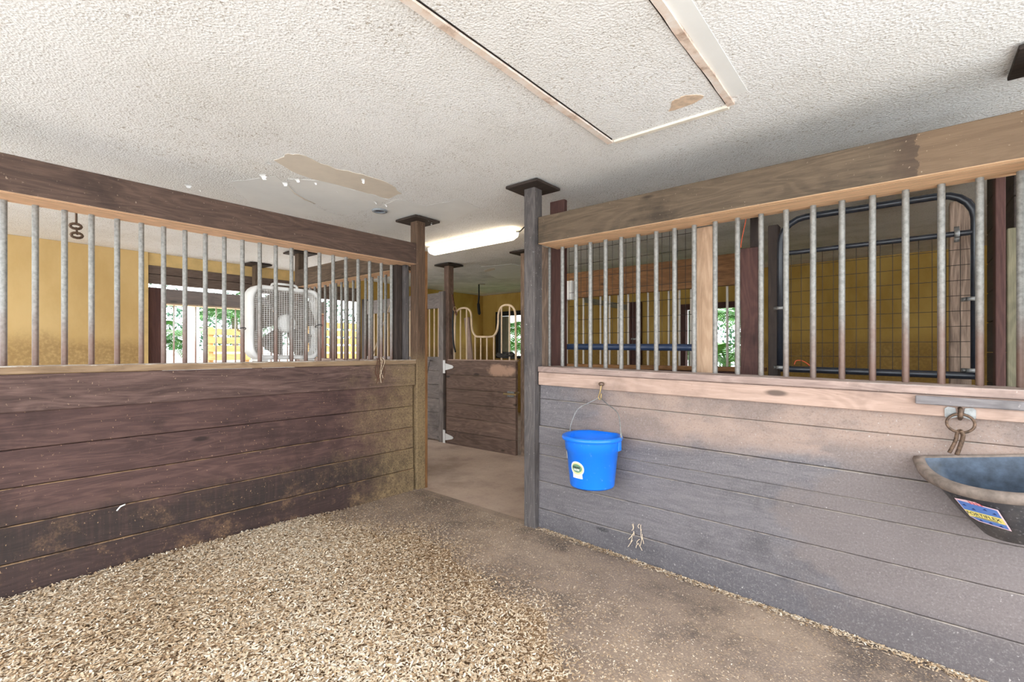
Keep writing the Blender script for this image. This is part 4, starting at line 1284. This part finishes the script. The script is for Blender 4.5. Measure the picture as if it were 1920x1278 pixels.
px_ = np.concatenate([rng.uniform(XL + 0.01, -0.1, N), rng.uniform(XL + 0.01, 0.38, 60000)])
py_ = np.concatenate([rng.uniform(-0.25, 2.60, N), rng.uniform(0.3, 2.64, 60000)])
den = density(px_, py_)
patch = 0.5 + 0.5 * np.sin(3.1 * px_ + 1.3) * np.sin(2.7 * py_ + 0.4)
keep = rng.uniform(size=px_.shape) < np.where(np.arange(px_.size) < N, np.maximum(den ** 1.2, 0.05 * patch), 0.10 + 0.35 * patch + 0.7 * np.clip(-(px_ + 1.7), 0, 1))
# drift along the foot of the bucket wall
dxs = rng.uniform(-1.93, 0.38, 2600); dys = YF + 0.012 - np.abs(rng.normal(0, 0.028, 2600))
x = np.concatenate([px_[keep], dxs]); y = np.concatenate([py_[keep], dys])
n = x.size
dn = density(x, y)
z = bedz(x, y) + 0.003 + rng.uniform(0, 0.012, n) * (0.25 + dn)
big = np.concatenate([dn[:n - 2600], np.full(2600, 0.85)])
L = rng.uniform(0.004, 0.012, n) * (0.45 + 0.6 * big); Wd = L * rng.uniform(0.22, 0.42, n)
az = rng.uniform(0, 2 * np.pi, n); tl = rng.normal(0, 0.35, n); cu = rng.uniform(-0.5, 0.9, n)
ca, sa = np.cos(az), np.sin(az)
V = np.zeros((n, 6, 3), dtype=np.float32)
for i, s in enumerate((-1.0, 0.0, 1.0)):
    for j, wq in enumerate((-1.0, 1.0)):
        u = s * L; v = wq * Wd * (1.0 if s == 0 else 0.7)
        hh = cu * L * (0.5 - s * s * 0.6) + tl * u + 0.4 * tl * v
        V[:, i * 2 + j, 0] = x + ca * u - sa * v
        V[:, i * 2 + j, 1] = y + sa * u + ca * v
        V[:, i * 2 + j, 2] = z + np.abs(hh)
V[:, :, 1] = np.minimum(V[:, :, 1], np.where(V[:, :, 0] < -1.9, 2.582, YF + 0.008)); V[:, :, 0] = np.maximum(V[:, :, 0], XL + 0.003)
col = np.clip(rng.normal(0.58, 0.26, n) - 0.16 * (1 - big) + 0.12 * np.sin(2.3 * x + 1.7 * y) * np.sin(3.1 * y - 0.8 * x + 1), 0, 1)
# base sheet of the bedding
bx_ = np.arange(XL, 0.45, 0.04); by_ = np.arange(-0.6, 2.575, 0.04)
GX, GY = np.meshgrid(bx_, by_, indexing='ij')
bz = zfloor(GX, GY) + 0.026 * density(GX, GY) - 0.0135
BV = np.stack([GX, GY, bz], -1).reshape(-1, 3).astype(np.float32)
ny = len(by_)
ii, jj = np.meshgrid(np.arange(len(bx_) - 1), np.arange(ny - 1), indexing='ij')
BF = np.stack([ii * ny + jj, (ii + 1) * ny + jj, (ii + 1) * ny + jj + 1, ii * ny + jj + 1], -1).reshape(-1, 4)
base_f = np.arange(n) * 6
F = np.concatenate([np.stack([base_f, base_f + 1, base_f + 3, base_f + 2], -1), np.stack([base_f + 2, base_f + 3, base_f + 5, base_f + 4], -1)])
F = np.concatenate([F, BF + n * 6])
AV = np.concatenate([V.reshape(-1, 3), BV])
me = bpy.data.meshes.new('wood_shavings')
me.vertices.add(len(AV)); me.vertices.foreach_set('co', AV.ravel())
me.loops.add(F.size); me.loops.foreach_set('vertex_index', F.ravel().astype(np.int32))
me.polygons.add(len(F)); me.polygons.foreach_set('loop_start', (np.arange(len(F)) * 4).astype(np.int32))
me.update(calc_edges=True)
at = me.attributes.new('rnd', 'FLOAT', 'FACE')
at.data.foreach_set('value', np.concatenate([col, col, np.full(len(BF), 0.10)]).astype(np.float32))
me.validate()
setp(link('wood_shavings', me, M['shav']), 'loose pale wood shavings spread over the stall floor', 'bedding', kind='stuff')

# ------------------------------------------------------------------ outside: ground, porch rail, slatted fence, plants
og = setp(link('ground', mesh('ground', [(-40, -40, -0.35), (40, -40, -0.35), (40, 40, -0.35), (-40, 40, -0.35)], [[0, 1, 2, 3]]), M['ground']), 'pale sandy ground outside the barn', 'ground', kind='structure')
pr = thing('porch_rail', (-8.3, 2.6, -0.05), 'dark beam with thin bars standing outside the end wall opening', 'partition')
px0 = -8.3
box('top_beam', (px0, 0.9, 1.90), (px0 + 0.04, 4.6, 2.10), M['dark_board'], pr)
box('header_plank', (px0 - 0.14, 0.9, 1.875), (px0 + 0.04, 4.6, 1.899), M['r_beam'], pr)
for i in range(26):
    rod('bar', (px0 - 0.05, 1.0 + i * 0.14, 0.95), (px0 - 0.05, 1.0 + i * 0.14, 1.88), 0.012, M['bar'], pr, 8)
box('sill', (px0 - 0.14, 0.9, 0.915), (px0 + 0.04, 4.6, 0.95), M['outer_white'], pr)
for i in range(5):
    box('plank', (px0 - 0.04, 0.9, 0.735 - i * 0.2), (px0, 4.6, 0.735 - i * 0.2 + 0.197), M['grey_paint'], pr)
for yy in (0.95, 4.55):
    box('rail_post', (px0 - 0.09, yy - 0.05, -0.35), (px0 - 0.005, yy + 0.05, 2.1), M['red_post'], pr)
wc = thing('porch_column', (-9.6, on_x(361, -9.6), -0.35), 'white square column outside the end wall opening', 'column')
yc = on_x(361, -9.6)
box('shaft', (-9.68, yc - 0.08, -0.35), (-9.52, yc + 0.08, 2.6), M['outer_white'], wc)
box('base', (-9.72, yc - 0.12, -0.35), (-9.48, yc + 0.12, -0.1), M['outer_white'], wc)
def slat_fence(x, y0, y1, z1, label):
    t = thing('slatted_fence', (x, (y0 + y1) / 2, -0.35), label, 'fence')
    z = -0.30
    while z < z1:
        box('slat', (x - 0.012, y0, z), (x + 0.012, y1, z + 0.125), M['yellow_slat'], t)
        z += 0.165
    k = max(2, int((y1 - y0) / 0.9) + 1)
    for i in range(k):
        yy = y0 + 0.06 + (y1 - y0 - 0.12) * i / (k - 1)
        box('fence_post', (x - 0.07, yy - 0.04, -0.35), (x - 0.013, yy + 0.04, z1 + 0.05), M['yellow_slat'], t)
slat_fence(-10.4, on_x(390, -10.4), on_x(470, -10.4), 1.62, 'short run of yellow slatted fence beyond the white column')
slat_fence(-9.4, on_x(575, -9.4), on_x(668, -9.4), 1.72, 'yellow slatted fence beyond the end of the aisle')
lwm = thing('garden_wall', (-12.2, 4.0, -0.35), 'low white garden wall beyond the yellow fences', 'wall')
box('wall_body', (-12.3, -1.5, -0.35), (-12.1, 8.5, 1.15), M['outer_white'], lwm)
box('coping', (-12.36, -1.5, 1.15), (-12.04, 8.5, 1.22), M['outer_white'], lwm)

def frond_mesh(L, droop, n=22, wl=0.34):
    vs, fs = [], []
    def P(t): return Vector((L * t * (1 - 0.25 * droop * t), 0, L * (0.55 * t - droop * t * t)))
    for i in range(n):
        t = 0.12 + 0.88 * i / (n - 1)
        p = P(t); l = wl * L * math.sin(math.pi * min(t * 0.85 + 0.15, 1)) ** 0.7 + 0.03
        for s in (-1, 1):
            o = len(vs)
            tip = p + Vector((l * 0.55, s * l * 0.75, -l * 0.35))
            a = p + Vector((-0.016 * L, 0, 0)); b = p + Vector((0.016 * L, 0, 0))
            m = p.lerp(tip, 0.5) + Vector((0, 0, 0.06 * l))
            vs += [a, b, m + Vector((0.014 * L, 0, 0)), m - Vector((0.014 * L, 0, 0)), tip]
            fs += [[o, o + 1, o + 2, o + 3], [o + 3, o + 2, o + 4]]
    sv, sf = tubedata([P(i / 8) for i in range(9)], [0.012 * L * (1 - i / 9) + 0.003 for i in range(9)], 5)
    o = len(vs); vs += sv; fs += [[i + o for i in f] for f in sf]
    return mesh('frond', vs, fs)
FR = [frond_mesh(1.0, d) for d in (0.5, 0.75, 1.0)]
def palm(x, y, trunk_h, L, nf, label, mat='leaf'):
    t = thing('palm', (x, y, -0.35), label, 'palm', 'palms growing outside the barn')
    h = -0.35 + trunk_h
    tube('trunk', [(x, y, -0.35), (x + 0.03, y + 0.02, -0.35 + trunk_h * 0.5), (x, y, h)], [0.10, 0.08, 0.07], M['trunk'], t, 9)
    for i in range(nf):
        a = 2.4 * i + random.uniform(-.2, .2)
        o = link('frond', FR[i % 3], M[mat], t, (x, y, h), (random.uniform(-.2, .2), -0.75 * (1 - i / nf) + 0.25, a), (L * random.uniform(.85, 1.1),) * 3)
    return t
palm(on_y(952, YB + 1.6), YB + 1.6, 1.55, 1.3, 16, 'palm close outside the black framed window')
palm(on_y(985, YB + 4.0), YB + 4.0, 2.1, 1.3, 16, 'taller palm behind the one at the black framed window')
palm(on_y(1362, YB + 1.7), YB + 1.7, 1.35, 1.3, 18, 'palm close outside the dark framed window')
palm(on_y(1400, YB + 4.2), YB + 4.2, 2.2, 1.3, 16, 'taller palm set back from the dark framed window')
palm(-11.0, on_x(322, -11.0) - .2, 1.7, 0.95, 18, 'palm beside the white column outside the end wall')
palm(-13.2, on_x(440, -13.2), 2.4, 1.3, 16, 'tall palm over the short yellow fence')
def hedge(x, y, sx, sy, h, n, label, mat='leaf_dark'):
    t = thing('hedge', (x, y, -0.35), label, 'hedge')
    P = rng.uniform(-1, 1, (n, 3)); P = P[(P ** 2).sum(1) < 1.6]
    nn = len(P); s = rng.uniform(0.05, 0.11, (nn, 1))
    d1 = rng.normal(size=(nn, 3)); d1 /= np.linalg.norm(d1, axis=1)[:, None]
    d2 = np.cross(d1, rng.normal(size=(nn, 3))); d2 /= np.linalg.norm(d2, axis=1)[:, None]
    c = P * np.array([sx, sy, h / 2]) + np.array([0, 0, h / 2])
    v = np.stack([c - d1 * s, c + d2 * s * .4, c + d1 * s, c - d2 * s * .4], 1).reshape(-1, 3)
    f = np.arange(nn * 4).reshape(-1, 4)
    o = link('foliage', mesh('foliage', v.tolist(), f.tolist()), M[mat], t, (x, y, -0.35))
    setp(o, kind='stuff')
    for k in range(5):
        xx = x + random.uniform(-.6, .6) * sx; yy = y + random.uniform(-.7, .7) * sy
        rod('stem', (xx, yy, -0.35), (xx + .1, yy + .05, h * 0.55), 0.03, M['trunk'], t, 6)
hedge(-16.5, 5.2, 0.9, 5.6, 3.4, 9000, 'dense green hedge behind the low white garden wall')
hedge(-8.4, YB + 7.6, 3.0, 0.9, 3.2, 6000, 'green hedge behind the palms at the black framed window')
hedge(-1.6, YB + 7.8, 3.0, 0.9, 3.2, 6000, 'green hedge behind the palms at the dark framed window')
lawn = setp(link('lawn', mesh('lawn', [(-12, YB + 0.5, -0.34), (5, YB + 0.5, -0.34), (5, YB + 12, -0.34), (-12, YB + 12, -0.34)], [[0, 1, 2, 3]]), M['grass']), 'green lawn outside the back windows', 'lawn', kind='structure')
